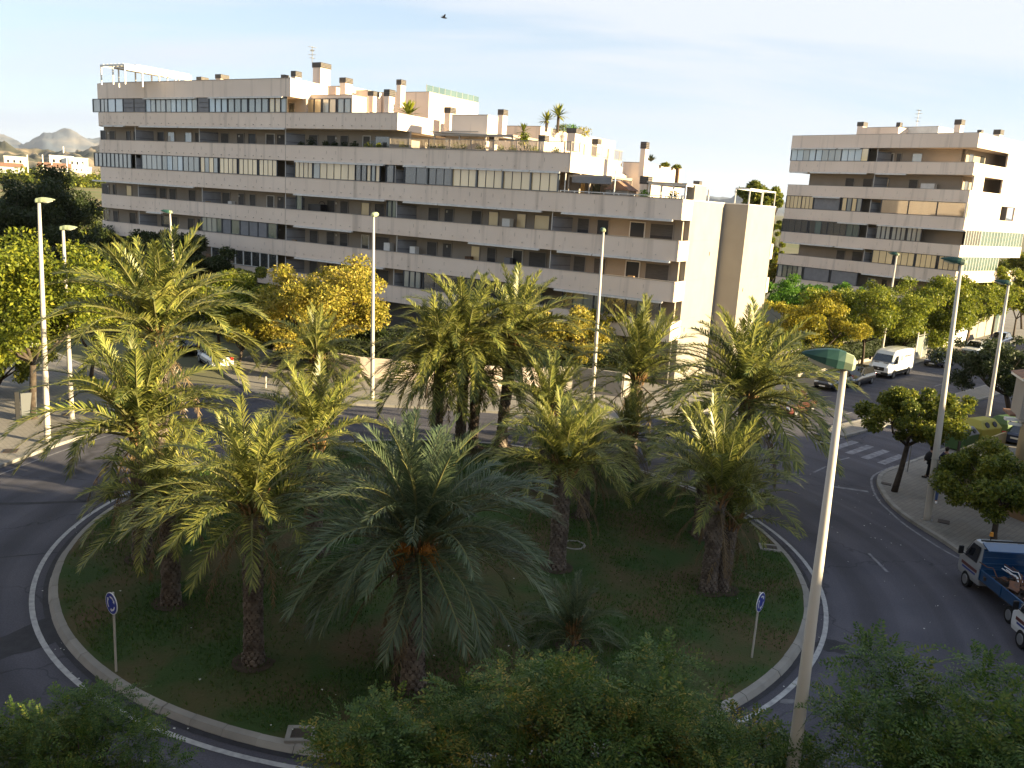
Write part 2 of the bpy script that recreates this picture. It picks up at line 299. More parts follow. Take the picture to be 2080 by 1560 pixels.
# one ground sheet that rises gently inland beyond 150 m on the left
def terrain():
    xs=np.concatenate([-np.geomspace(14000,60,46),np.linspace(-40,60,6),np.geomspace(80,14000,40)]); ys=np.concatenate([[-14000,-4000,-1000,-300,-100,-40],np.linspace(0,140,8),np.geomspace(170,14000,52)])
    X,Y=np.meshgrid(xs,ys); r=np.hypot(X,Y); az=np.arctan2(X,Y)
    sm=lambda t:np.clip(t,0,1)**2*(3-2*np.clip(t,0,1))
    Z=sm((Y-150)/260)*6.3
    Z=Z+sm((Y-520)/500)*3.0
    V=np.stack([X,Y,Z],-1).reshape(-1,3); ny,nx=X.shape; i=np.arange(ny-1)[:,None]*nx+np.arange(nx-1)[None]; i=i.ravel()
    F=np.stack([i,i+1,i+nx+1,i+nx],1); o=bpy.data.objects.new('ground',npmesh('ground',V,F,M['ground'])); link(o); meta(o,kind='structure')
terrain()
# asphalt sheet: roundabout carriageway and its roads
AV=np.array([.694,.720,0]); AVN=np.array([.720,-.694,0])   # avenue direction and its right-hand normal
sheet('road',[(-60,6),(30,6),(44,20),(44,40),(70,62),(160,155),(148,166),(60,110),(20,62),(10,57),(-24,57),(-34,62),(-70,95),(-95,100),(-60,50)],.004,'asphalt')
# pavements -------------------------------------------------------
KER=[]
def pavement(name,poly,kerb_edges=(),label=None):
    """raised pavement; kerb stones along edges given as index ranges of the polygon"""
    b=MB(); 
    b.add([(p[0],p[1],.13) for p in poly],[tuple(range(len(poly)))]); n=len(poly)
    for i in range(n):
        p,q=poly[i],poly[(i+1)%n]; b.add([(p[0],p[1],0),(q[0],q[1],0),(q[0],q[1],.13),(p[0],p[1],.13)],[(0,1,2,3)])
    o=b.obj(name,M['pave']); o['kind']='structure'; 
    for (i0,i1) in kerb_edges: stones(poly[i0:i1+1],o)
    return o
_ks=None
def stones(line,parent,step=1.0,w=.22,side=1):
    """kerb stones, each an object of its own, along a line"""
    global _ks
    if _ks is None:
        b=MB(); b.prism([(-.49,-.11),(.49,-.11),(.49,.11),(-.49,.11)],-.13,.022); _ks=b.mesh('kerb_stone',M['kerb'])
    P=[Vector((p[0],p[1])) for p in line]; acc=[]; 
    for a,b in zip(P[:-1],P[1:]):
        Ln=(b-a).length; k=max(1,round(Ln/step))
        for i in range(k): acc.append((a+(b-a)*(i+.5)/k,math.atan2((b-a).y,(b-a).x),Ln/k))
    if len(acc)>290: acc=acc[:290]
    for c,ang,l in acc:
        o=bpy.data.objects.new('kerb_stone',_ks); link(o,parent); o.location=(c.x,c.y,.13+random.uniform(-.004,.004)); o.rotation_euler=(0,0,ang+random.uniform(-.006,.006)); o.scale=(l*.985,1,1)
def smooth(pts,n=6):
    """Catmull-Rom"""
    P=[np.array(p,float) for p in pts]; P=[2*P[0]-P[1]]+P+[2*P[-1]-P[-2]]; r=[]
    for i in range(1,len(P)-2):
        for k in range(n):
            t=k/n; r.append(.5*((2*P[i])+(-P[i-1]+P[i+1])*t+(2*P[i-1]-5*P[i]+4*P[i+1]-P[i+2])*t*t+(-P[i-1]+3*P[i]-3*P[i+1]+P[i+2])*t**3))
    r.append(P[-2]); return [tuple(p) for p in r]
# right pavement (people, cream house)
kr=smooth([(20.2,24.2),(19.7,30.),(19.45,34.9),(19.0,38.0),(18.95,40.0),(19.25,41.9),(19.75,43.7),(20.6,45.3),(22.3,47.0),(25.7,50.2),(33.4,57.6),(41,65.2),(55,79.5)],5)
pavement('pavement_right',kr+[(120,145),(135,130),(60,55),(60,20),(21,15)],[(0,len(kr)-1)])
# far pavement in front of the first building and along the avenue
kf=smooth([(-13.2,52.9),(-10.7,53.5),(-6.5,53.8),(-1.8,53.9),(3.5,53.7),(8.0,54.3),(12.5,57.2),(17.5,62.0),(24.5,68.9),(31.5,76.1),(39.0,83.4),(50.25,94.7),(66,110)],5)
pavement('pavement_far',kf+[(110,155),(85,165),(52,128),(20,95),(-2,78),(-20,72),(-22,62),(-17,55)],[(0,len(kf)-1)])
# left pavement
kl=smooth([(-30,19),(-26.5,28),(-24.0,35.5),(-23.25,39.0),(-22.75,41.6),(-22.1,43.6),(-21.3,45.6),(-21.2,48.),(-22.6,51.2),(-27,56.5),(-34,63),(-48,76)],5)
pavement('pavement_left',kl+[(-95,85),(-70,20)],[(0,len(kl)-1)])
# near pavement under the camera
kn=smooth([(-40,12.),(-24,10.6),(-12,8.4),(-2.3,7.9),(8,8.6),(16,11.6),(24,17.0)],5)
pavement('pavement_near',kn+[(60,10),(60,-30),(-60,-30),(-60,5)],[(0,len(kn)-1)])
# avenue median
md=[(20.7,54.4),(21.3,55.3),(26.1,59.4),(42.0,74.6),(80,112),(81.2,110.6),(43.1,72.8),(25.6,56.9),(21.2,53.0),(20.5,53.6)]
b=MB().prism(md,.0,.14); o=b.obj('median_strip',M['pave']); o['kind']='structure'; stones(md[1:5],o); stones(md[5:9],o)
# rectangular tile relief strips on left pavement & painted lines
def line(name,pts,w,mt='paint',z=.016,dash=None):
    pts=[Vector((p[0],p[1])) for p in pts]; b=MB(); L0=[];R0=[]
    for i,p in enumerate(pts):
        t=(pts[min(i+1,len(pts)-1)]-pts[max(i-1,0)]).normalized(); n=Vector((-t.y,t.x))*w/2; L0.append(p+n);R0.append(p-n)
    for i in range(len(pts)-1):
        if dash and i%dash[0]>=dash[1]: continue
        b.add([(L0[i].x,L0[i].y,z),(R0[i].x,R0[i].y,z),(R0[i+1].x,R0[i+1].y,z),(L0[i+1].x,L0[i+1].y,z)],[(3,2,1,0)])
    o=b.obj(name,M[mt]); o['kind']='structure'; return o
ring('edge_line',14.44,14.60,.016,'paint',n=160)
line('edge_line',smooth([(19.6,33.0),(18.93,34.57),(18.5,37.4),(18.5,39.3),(18.62,41.0),(19.25,43.4),(20.1,45.2),(22.0,47.2)],4),.11,'worn_paint')
line('edge_line',[(19.5,52.2),(20.4,52.4),(26.5,58.25),(36.2,67.3),(60,91)],.12)
line('edge_line',[(-24.6,28.),(-23.1,35.6),(-22.5,39.0),(-21.9,41.6),(-21.3,43.6),(-20.4,46.)],.10,'worn_paint')
def seg(a,b,w=.12,mt='worn_paint'): line('lane_mark',[a,b],w,mt)
seg((25.83,62.93),(27.44,64.47)); seg((22.58,58.6),(24.72,60.6)); seg((36.28,72.7),(37.95,74.4)); seg((15.33,33.82),(15.35,32.0)); seg((18.92,47.62),(19.92,48.41)); seg((16.72,45.0),(17.84,46.29)); seg((31,68),(33,69.9)); seg((28.6,53.6),(30.4,55.4)); seg((33.5,58.6),(35.2,60.3)); seg((41,77.4),(42.6,79))
seg((37.9,78.6),(39.6,77.1),.1); seg((39.2,79.9),(41.0,78.4),.1); seg((16.6,42.8),(18.6,42.2),.25)
for i in range(6):
    p0=Vector((18.95+.62*i,51.0-.86*i)); 
    line('crossing_bar',[p0,p0+Vector((2.15,2.1))],.48,'worn_paint')
# repaired patches on the asphalt
def blob(name,cx,cy,rx,ry,mt,rot=0,seed=0,z=.0085,n=22):
    rr=random.Random(seed); ps=[]
    for i in range(n):
        a=2*math.pi*i/n; k=rr.uniform(.8,1.15); x=rx*k*math.cos(a); y=ry*k*math.sin(a); ps.append((cx+x*math.cos(rot)-y*math.sin(rot),cy+x*math.sin(rot)+y*math.cos(rot)))
    return sheet(name,ps,z,mt)
for k,(px,py,rx,ry,rt,mm) in enumerate([(75,1290,.75,2.0,-.55,'asphalt_dark'),(1690,1312,.62,.45,0,'asphalt_dark'),(195,1010,.9,.5,.2,'asphalt_dark'),(60,1022,3.0,.14,.25,'asphalt_dark'),(1735,1500,.22,.12,.6,'asphalt_pale'),(1685,1535,.22,.13,0,'asphalt_pale'),(1600,1425,.25,.12,.3,'asphalt_pale'),(30,1130,2.5,.04,.4,'asphalt_dark')]):
    P=G(px,py); blob('road_patch',P[0],P[1],rx,ry,mm,rt,k)
ring('gutter',14.0,14.22,.012,'asphalt_dark',n=120)
# island -----------------------------------------------------------------
isl=MB(); n=72; rings=[]
for r,z in ((13.8,.17),(12.5,.22),(9,.34),(4,.42),(.01,.45)):
    rings.append([(r*math.sin(2*math.pi*i/n),r*math.cos(2*math.pi*i/n),z) for i in range(n)])
isl.loft(rings,cap=False); o=isl.obj('island_lawn',M['grass'],smooth=True); o.location=(CX,CY,0); o['kind']='structure'
kp=empty('roundabout_kerb',(CX,CY,0),0,'ring of sloping pale kerb stones around the palm roundabout','kerb')
nk=88; da=2*math.pi/nk
b=MB(); g_=.006
prof=[(13.76,0),(13.76,.18),(13.95,.165),(14.05,.03),(14.05,0)]
b.loft([[(r*math.sin(a),r*math.cos(a),z) for r,z in prof] for a in (-da/2+g_/14,0,da/2-g_/14)]); ksm=b.mesh('kerb_stone',M['kerb'])
for i in range(nk):
    o=bpy.data.objects.new('kerb_stone',ksm); link(o,kp); o.rotation_euler=(0,0,i*da); o.location=(random.uniform(-.01,.01),random.uniform(-.01,.01),random.uniform(-.006,.006))
# grass tufts
def tufts(n=120000):
    a=rng.uniform(0,2*np.pi,n); r=13.6*np.sqrt(rng.uniform(0,1,n)); x=r*np.sin(a); y=r*np.cos(a)
    k=np.sin(x*1.3+2)*np.sin(y*1.1)+np.sin(x*.5-y*.7)+rng.normal(0,.6,n); keep=k>-.4; x,y,r=x[keep],y[keep],r[keep]; n=len(x)
    z=np.interp(r,[0,4,9,12.5,13.75],[.45,.42,.34,.22,.17]); h=rng.uniform(.04,.11,n); w=rng.uniform(.012,.03,n); t=rng.uniform(0,np.pi,n); lx=rng.normal(0,.04,n); ly=rng.normal(0,.04,n)
    V=np.empty((n,3,3)); V[:,0]=np.stack([x-w*np.cos(t),y-w*np.sin(t),z-.01],1); V[:,1]=np.stack([x+w*np.cos(t),y+w*np.sin(t),z-.01],1); V[:,2]=np.stack([x+lx,y+ly,z+h],1)
    o=bpy.data.objects.new('grass',npmesh('grass',V.reshape(-1,3),np.arange(3*n).reshape(-1,3),M['blade'])); link(o); o.location=(CX,CY,0)
    meta(o,'short patchy lawn grass inside the roundabout kerb','grass',kind='stuff')
tufts()
# litter and fallen leaves
def litter():
    V=[];F=[]
    b=MB()
    for i in range(260):
        k=i%4
        if k==0: a=random.uniform(0,2*math.pi); r=random.uniform(14.1,14.5); x,y,z=CX+r*math.sin(a),CY+r*math.cos(a),.02
        elif k==1: a=random.uniform(0,2*math.pi); r=13.5*math.sqrt(random.random()); x,y,z=CX+r*math.sin(a),CY+r*math.cos(a),float(np.interp(r,[0,4,9,12.5,13.75],[.45,.42,.34,.22,.17]))+.08
        elif k==2: x,y,z=random.uniform(14,19.5),random.uniform(24,45),.02
        else: x,y,z=random.uniform(-22,16),random.uniform(14,18),.02
        s=random.uniform(.015,.05); t=random.uniform(0,3.14)
        b.add([(x+s*math.cos(t),y+s*math.sin(t),z),(x-s*math.sin(t),y+s*math.cos(t),z+.012),(x-s*math.cos(t),y-s*math.sin(t),z),(x+s*.6*math.sin(t),y-s*.6*math.cos(t),z+.01)],[(0,1,2,3)])
    meta(b.obj('litter',M['litter']),'scattered pale scraps and dead leaves on road and lawn','litter',kind='stuff')
litter()
def cover(px,py,w,d,rz,name,label,z=.0,frame=False,zb=.135):
    P=G(px,py,zb); e=empty(name,(P[0],P[1],zb),rz,label,'cover')
    if frame:
        for a in ((0,-d/2-.06,w+.24,.12),(0,d/2+.06,w+.24,.12),(-w/2-.06,0,.12,d),(w/2+.06,0,.12,d)): part('frame',M['kerb'],e,(a[0],a[1],.02),(a[2],a[3],.06))
    part('lid',M['iron'],e,(0,0,.012),(w,d,.03)); return e
cover(1917,1060,.5,.5,-.5,'utility_cover','square dark cover in the pavement right of the tall lamp base')
cover(1800,983,.5,.35,-.5,'utility_cover','small dark cover in the pavement near the kerb corner')
cover(22,916,.6,.6,.3,'utility_cover','dark square cover in the left pavement')
cover(1563,1113,.6,.4,-.15,'drain_box','framed brown drain box inside the lawn by the right kerb',frame=True,zb=.2)
cover(612,1492,.5,.4,.1,'drain_box','framed brown drain box in the lawn at the near kerb',frame=True,zb=.2)
cover(140,842,.6,.5,.3,'utility_cover','dark cover in the left pavement behind the lamp')
# concrete ring behind palm trunk
P=G(1165,1112,.3); b=MB()
for i in range(14):
    a=2*math.pi*i/14; b.box((.42*math.cos(a),.42*math.sin(a),.05),(.2,.1,.14),a+math.pi/2)
o=b.obj('planting_ring',M['kerb']); o.location=tuple(P); meta(o,'round concrete rim in the lawn behind the trunk of the middle right palm','rim')

# ------------------------------------------------------------------ hills, mountains
def ridge(name,az0,az1,r,base_z,prof,depth,mt,n=90,seed=1,rough=.12,m=14):
    """range of hills: prof = list of (azimuth deg, height)"""
    rg=np.random.default_rng(seed); az=np.linspace(az0,az1,n); hh=np.interp(az,[p[0] for p in prof],[p[1] for p in prof])
    V=[];ph=rg.uniform(0,6,8)
    for j in range(m):
        t=j/(m-1); rr=r+depth*t; e=math.sin(min(1,t*1.25)*math.pi/2)**.9 if t<.8 else math.cos((t-.8)/.2*math.pi/2)
        for i,a in enumerate(az):
            w=sum(math.sin(a*f+ph[k]+t*9*(k%3))*.5**k for k,f in enumerate((1.1,2.3,4.7,9.1,17,31)))
            z=base_z+hh[i]*e*(1+rough*w*(1-.75*(t>.7)))+rg.normal(0,hh[i]*.012)
            V.append((rr*math.sin(math.radians(a)),rr*math.cos(math.radians(a)),z))
    i=np.arange(m-1)[:,None]*n+np.arange(n-1)[None]; i=i.ravel(); F=np.stack([i,i+1,i+n+1,i+n],1)
    me=npmesh(name,np.array(V),F,M[mt]); me.polygons.foreach_set('use_smooth',[True]*len(me.polygons)); o=bpy.data.objects.new(name,me); link(o); meta(o,kind='structure')
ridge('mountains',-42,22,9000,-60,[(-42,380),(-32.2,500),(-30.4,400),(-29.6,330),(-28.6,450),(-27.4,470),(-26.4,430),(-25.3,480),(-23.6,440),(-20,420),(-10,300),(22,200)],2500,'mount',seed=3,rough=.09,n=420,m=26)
ridge('hills',-45,-12,1500,8,[(-45,36),(-32,38),(-30.5,46),(-29,50),(-27.7,48),(-26.6,44),(-25,44),(-22,40),(-12,26)],900,'hill',seed=5,rough=.3,n=220,m=26)
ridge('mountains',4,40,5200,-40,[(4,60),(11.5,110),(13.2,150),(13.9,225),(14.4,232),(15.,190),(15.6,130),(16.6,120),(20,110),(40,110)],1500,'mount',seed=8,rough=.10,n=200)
sheetf=MB()
def field():
    n=14; V=[];F=[]
    for j in range(16):
        y=165+j*17.
        for i in range(n):
            x=-y*.72+ i*(y*.5)/(n-1); t=min(1,max(0,(y-150)/260)); V.append((x,y,t*t*(3-2*t)*6.3+.15+.12*(j%2)))
    for j in range(15):
        for i in range(n-1): F.append((j*n+i,j*n+i+1,(j+1)*n+i+1,(j+1)*n+i))
    o=MB().add(V,F).obj('field',M['field']); o['kind']='structure'
field()
exec_parts=[]
# ------------------------------------------------------------------ buildings
class Bld:
    """local frame: x along the long facade to the right, y inward, z up"""
    def __init__(s,name,P0,az,label,cat):
        s.P0=np.array([P0[0],P0[1],0.]); D=np.array([math.sin(az),math.cos(az),0]); s.X=-D; s.Y=np.array([-s.X[1],s.X[0],0]); s.rz=math.atan2(s.X[1],s.X[0])
        s.e=empty(name,s.P0,s.rz,label,cat)
    def inv(s,P): d=np.asarray(P)-s.P0; return np.array([d@s.X,d@s.Y,P[2]])
    def wp(s,x,y,z): return s.P0+s.X*x+s.Y*y+np.array([0,0,z])
    def lx(s,x,y,yl=0.):
        d=ray(x,y); t=((s.P0+s.Y*yl-CAM)@s.Y)/(d@s.Y); P=CAM+d*t; return (P-s.P0)@s.X
    def ly(s,x,y,lx):
        d=ray(x,y); t=((s.P0+s.X*lx-CAM)@s.X)/(d@s.X); P=CAM+d*t; return (P-s.P0)@s.Y
    def at(s,x,y,z): return s.inv(G(x,y,z))
    def box(s,name,mt,x0,x1,y0,y1,z0,z1,parent=None):
        return part(name,M[mt],parent or s.e,((x0+x1)/2,(y0+y1)/2,(z0+z1)/2),(abs(x1-x0),abs(y1-y0),abs(z1-z0)))
def glazing(B,x0,x1,z0,z1,n,mt,y=.12,frame='darkframe',posts=1,skip=()):
    """row of tall panes: window > pane, mullion"""
    w=MB(); W_=x1-x0
    w.box(((x0+x1)/2,y,z1-.03),(W_,.09,.06)); w.box(((x0+x1)/2,y,z0+.035),(W_,.09,.07))
    for i in range(n+1):
        k=.12 if (i%posts==0 or i==n) else .045
        w.box((x0+W_*i/n,y,(z0+z1)/2),(k,.09 if k>.05 else .06,z1-z0-.12))
    o=w.obj('window',M[frame],B.e); mts=mt if isinstance(mt,(list,tuple)) else [mt]
    for i in range(n):
        if i in skip: continue
        p=part('pane',M[mts[random.randrange(len(mts))]],o,(x0+W_*(i+.5)/n,y+.015,(z0+z1)/2),(W_/n-.03,.02,z1-z0-.12),rz=random.uniform(-.008,.008))
    return o
def door(B,x0,x1,y,z0,z1,mt='door',kind='plain'):
    f=MB(); w=.07; f.box((x0,y-.03,(z0+z1)/2),(w,.08,z1-z0)); f.box((x1,y-.03,(z0+z1)/2),(w,.08,z1-z0)); f.box(((x0+x1)/2,y-.03,z1),(x1-x0+w,.08,w))
    o=f.obj('door',M['white' if kind=='white' else 'joint'],B.e); part('shutter' if mt=='door' else 'pane',M[mt],o,((x0+x1)/2,y-.01,(z0+z1)/2),(x1-x0-w,.03,z1-z0-.04))
    if kind=='half': part('opening',M['darkopen'],o,((x0+x1)/2,y-.035,z0+.3*(z1-z0)),(x1-x0-w-.04,.02,.55*(z1-z0)))
    return o
def divider(B,x0,x1,z0,z1,y0=.2,y1=1.75):
    """slatted partition between two balconies, drawn as a folded panel"""
    part('balcony_post',M['white'],B.e,(x0,y0,(z0+z1)/2),(.05,.05,z1-z0))
    o=part('balcony_partition',M['screen'],B.e,((x0+x1)/2+.1,(y0+y1)/2,z0+(z1-z0)*.42),(math.hypot(x1-x0,y1-y0),.05,(z1-z0)*.84),rz=math.atan2(y1-y0,(x1-x0)))
    for k in (.25,.5,.8): part('partition_rail',M['darkframe'],B.e,((x0+x1)/2+.1+.035,(y0+y1)/2-.045,z0+(z1-z0)*k),(math.hypot(x1-x0,y1-y0),.04,.035),rz=math.atan2(y1-y0,(x1-x0)))
def spouts(B,x0,x1,zt,step=1.17,y=-.02,low=True):
    b=MB(); x=x0+.5
    while x<x1-.3:
        b.box((x,y-.05,zt-1.12),(.05,.16,.045),rz=.5)
        if random.random()<.45:
            b.box((x+.4,y-.002,zt-.55),(.018,.01,.30))
        x+=step
    if b.v:
        o=b.obj('drain_spout',M['joint'],B.e); o['kind']='stuff'
def awning(B,x0,x1,z,y=-.08): part('awning',M['awning'],B.e,((x0+x1)/2,y-.05,z),(abs(x1-x0),.22,.10),rx=-.25); part('awning_bar',M['white'],B.e,((x0+x1)/2,y-.2,z-.055),(abs(x1-x0),.05,.06))

A=Bld('apartment_building',(11.576,64.0),-1.0243,'long cream apartment building with stepped roof terraces behind the palms','building')
T=[23.38,20.25,17.28,14.28,11.27,8.25,5.22]; BH=1.36
XL=A.lx(176,283)+2.6        # left end before the rounded corner
xe=[A.lx(590,157),A.lx(808,232),A.lx(1160,312),A.lx(1383,404),0,0,0]; xe[3]=0
xe[4]=A.lx(1380,490); xe[5]=A.lx(1372,575); xe[6]=A.lx(1376,575)
bands=[(T[0],1.66,xe[0]),(T[1],1.42,xe[1]),(T[2],1.42,xe[2]),(T[3],1.5,xe[3]),(T[4],1.5,.0),(T[5],1.5,0.),(T[6],1.5,0.)]
ENDD=2.15
def curved_band(B,x1,zt,h,r=3.4,depth=13.,inner=.16,rend=None,name='parapet',mt='cream'):
    """parapet band: straight front, rounded left corner, left return"""
    pts=[(x1,0),(XL+.8,0)]; 
    for i in range(1,10):
        a=math.pi/2*i/9; pts.append((XL+.8-r*math.sin(a),r-r*math.cos(a)))
    pts.append((XL+.8-r,depth)); 
    inn=[(x1,inner),(XL+.8,inner)]
    for i in range(1,10):
        a=math.pi/2*i/9; q=r-inner; inn.append((XL+.8-q*math.sin(a),r-q*math.cos(a)))
    inn.append((XL+.8-r+inner,depth)); n=len(pts); b=MB(); vs=[(p[0],p[1],zt-h) for p in pts]+[(p[0],p[1],zt) for p in pts]+[(p[0],p[1],zt-h) for p in inn]+[(p[0],p[1],zt) for p in inn]; fs=[]
    for i in range(n-1): fs+=[(i,i+1,n+i+1,n+i)[::-1],(2*n+i,2*n+i+1,3*n+i+1,3*n+i),(n+i,n+i+1,3*n+i+1,3*n+i)[::-1],(i,i+1,2*n+i+1,2*n+i)]
    fs+=[(0,n,3*n,2*n)]; b.add(vs,fs); return b.obj(name,M[mt],B.e)
for i,(zt,h,x1) in enumerate(bands):
    curved_band(A,x1,zt,h); 
    # slab and end return
    sp=([(x1-.003,.163)] if i<3 else [(-1.2,2.1),(x1-.003,2.1),(x1-.003,.163)])+[(XL+.8,.163)]+[(XL+.8-3.23*math.sin(math.pi/2*q/9),3.4-3.23*math.cos(math.pi/2*q/9)) for q in range(1,10)]+[(XL-2.43,13.8),(x1-.003 if i<3 else -1.2,13.8)]
    MB().prism(sp[::-1],zt-h+.004,zt-h+.28).obj('slab',M['cream'],A.e)
    if i>0: spouts(A,XL,x1 if x1<-.5 else -.6,zt)
    # vertical panel joints
    for px in (580,): xj=A.lx(px,300); part('panel_joint',M['joint'],A.e,(xj,-.004,zt-h/2),(.035,.02,h))
# coping strips
for i,(zt,h,x1) in enumerate(bands): part('coping',M['joint'],A.e,((XL+.8+x1)/2,.07,zt+.02),(x1-XL-.8,.22,.04))
# back walls of balcony levels
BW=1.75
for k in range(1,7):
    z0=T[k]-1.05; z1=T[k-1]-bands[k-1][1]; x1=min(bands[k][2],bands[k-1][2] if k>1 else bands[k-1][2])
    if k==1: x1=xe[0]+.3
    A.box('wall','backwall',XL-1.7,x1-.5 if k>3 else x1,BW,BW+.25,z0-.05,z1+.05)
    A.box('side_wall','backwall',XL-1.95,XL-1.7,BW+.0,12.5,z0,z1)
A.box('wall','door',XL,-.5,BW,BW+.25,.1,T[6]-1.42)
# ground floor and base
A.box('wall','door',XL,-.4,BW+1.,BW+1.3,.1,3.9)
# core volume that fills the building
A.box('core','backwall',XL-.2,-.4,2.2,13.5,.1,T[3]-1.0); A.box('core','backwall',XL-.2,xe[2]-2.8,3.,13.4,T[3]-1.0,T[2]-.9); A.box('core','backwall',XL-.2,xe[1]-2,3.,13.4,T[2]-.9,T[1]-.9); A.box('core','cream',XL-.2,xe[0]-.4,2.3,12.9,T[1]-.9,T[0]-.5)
# end tower: two lit blank walls with a shaded recess
xA=A.lx(1391,450,ENDD); 
X1=A.lx(1406,410,ENDD); yA=A.ly(1473,411,X1); 
X2=X1+ (A.lx(1521,413,yA)-X1)
YF=A.ly(1576,419,X2)
for k,z in enumerate([14.22,11.25,8.22,5.2,2.2]):
    zb=[11.25,8.22,5.2,2.2,.0][k]
    A.box('end_wall','stone',-.5,X1,ENDD,yA+.25,zb+.025,z); A.box('end_wall','stone',-.5,X2,yA,YF,zb+.025,z)
A.box('end_wall_joint','joint',-.4,X1-.02,ENDD+.02,yA+.2,.0,14.1); A.box('end_wall_joint','joint',-.4,X2-.02,yA+.02,YF-.02,.0,14.1)
A.box('coping','white',-.3,X2+.03,yA-.03,yA+.12,14.225,14.30); A.box('coping','white',X2-.12,X2+.03,yA,YF,14.225,14.30); A.box('coping','white',X1-.12,X1+.03,ENDD-.03,yA,14.225,14.30)
# returns of the parapets at the right end (sunlit)
for i in (3,4,5,6):
    zt=T[i]; A.box('parapet_end','cream',-.16,.0,.003,ENDD-.01,zt-1.5,zt); A.box('rear_balcony','cream',X2-.3,X2+.06,YF-.2,YF+.5,zt-1.6,zt-.25) if i>3 else None
A.box('parapet_end','cream',xe[2]-.16,xe[2],.165,A.ly(1265,325,xe[2]),T[2]-BH,T[2]); A.box('parapet_end','cream',xe[1]-.16,xe[1],.165,A.ly(975,290,xe[1]),T[1]-BH,T[1]); A.box('parapet_end','cream',xe[0]-.16,xe[0],.165,9.2,T[0]-1.66,T[0])
A.box('slab','cream',XL,xe[2]-.17,.2,13,T[2]-1.30,T[2]-1.06); A.box('roof','joint',XL,xe[0]-.2,.2,13,T[0]-.95,T[0]-.9)
# storey k gap limits
def gap(k): return T[k]+.01, T[k-1]-bands[k-1][1]-.0
def gx(k,x,yy=None,yl=.12):
    z0,z1=gap(k); y_=[215,272,330,378,430,500,590][k-1] if yy is None else yy
    return A.lx(x,y_,yl)
ROWY={1:[(175,212),(590,208),(820,215)],2:[(175,268),(800,285),(1160,300)],3:[(178,324),(580,342),(1145,368)],4:[(180,380),(580,406),(1375,460)],5:[(184,436),(580,475),(1375,545)],6:[(430,505),(580,528),(1340,625)]}
def X(k,x,yl=.12): 
    r=ROWY[k]; return A.lx(x,float(np.interp(x,[p[0] for p in r],[p[1] for p in r])),yl)
def gz(k,x0,x1,n,mt,**kw):
    z0,z1=gap(k); return glazing(A,X(k,x0),X(k,x1),z0,z1,n,mt,**kw)
def dr(k,x0,x1,mt='door',kind='plain'):
    zf=T[k]-1.0; return door(A,X(k,x0,BW),X(k,x1,BW),BW,zf,zf+2.12,mt,kind)
def dv(k,x0,x1): z0,z1=gap(k); divider(A,X(k,x0,.2),X(k,x0,.2)+.9,T[k]-.9,z1)
# storey 1 (top)
gz(1,189,250,4,['g_blue','g_curtain']); gz(1,296,401,10,['g_blue','g_curtain'],posts=2); gz(1,425,462,3,'g_blue'); gz(1,463,503,3,['g_curtain','g_blue']); gz(1,505,545,3,'g_curtain'); gz(1,547,582,3,['g_curtain','g_gold'])
for a,b_ in ((251,272),(273,295),(402,424)):
    z0,z1=gap(1)
    for q in range(3): A.box('cladding_panel','screen',X(1,a)+.04,X(1,b_)-.04,.10,.16,z0+(z1-z0)*q/3+.02,z0+(z1-z0)*(q+1)/3-.02)
# curved glass at the rounded corner
for k,mtc in ((1,'g_blue'),(3,'g_curtain')):
    z0,z1=gap(k); wf=MB(); cx_=XL+.8; rr=3.28; o=None; pn=[]
    for i in range(7):
        a=math.pi/2*i/6; wf.box((cx_-rr*math.sin(a),3.4-rr*math.cos(a),(z0+z1)/2),(.07,.07,z1-z0),rz=-a)
    o=wf.obj('window',M['darkframe'],A.e)
    for i in range(6):
        a=math.pi/2*(i+.5)/6; part('pane',M[mtc],o,(cx_-rr*.985*math.sin(a),3.4-rr*.985*math.cos(a),(z0+z1)/2),(rr*math.pi/12-.05,.02,z1-z0),rz=-a)
dr(1,587,600,'g_dark')
# storey 2
for p in [(205,216,'darkopen'),(223,234,'door'),(257,265,'darkopen'),(272,279,'door'),(320,334,'darkopen'),(341,355,'g_blue'),(376,390,'g_blue'),(397,405,'door'),(449,465,'door'),(482,496,'door'),(505,520,'darkopen'),(563,579,'door'),(628,646,'door'),(665,682,'door'),(692,708,'door'),(762,792,'g_dark')]: dr(2,*p)
dr(2,541,558,'door','white'); dr(2,738,753,'door','white')
for d in ((275,0),(405,0),(580,0)): dv(2,*d)
# storey 3 glazed
gz(3,192,267,9,['g_curtain'],posts=1); gz(3,288,405,11,['g_curtain','g_curtain','g_blue'],posts=4); gz(3,407,443,4,['g_gold','g_curtain'],posts=4); gz(3,446,482,4,'g_gold',posts=4); gz(3,485,523,4,'g_gold',posts=4); gz(3,526,563,4,'g_gold',posts=4)
gz(3,599,635,4,'g_gold',posts=4); gz(3,636,722,6,['g_gold','g_curtain','g_gold'],posts=6); gz(3,745,772,3,['g_gold','g_curtain']); gz(3,722,745,2,['g_dark']); 
dv(3,276,0); dv(3,580,0); dv(3,803,0); gz(3,785,800,1,'g_dark')
gz(3,822,869,2,'g_dark',posts=2); gz(3,870,918,3,['g_dark','g_dark','g_gold'],posts=3)
for a,b_ in ((919,969),(970,1021),(1022,1078),(1079,1135)): gz(3,a,b_,3,['g_gold'],posts=3)
for px in (869,919,969,1022,1079,1135): part('post',M['alu'],A.e,(X(3,px),.06,(gap(3)[0]+gap(3)[1])/2),(.14,.14,gap(3)[1]-gap(3)[0]))
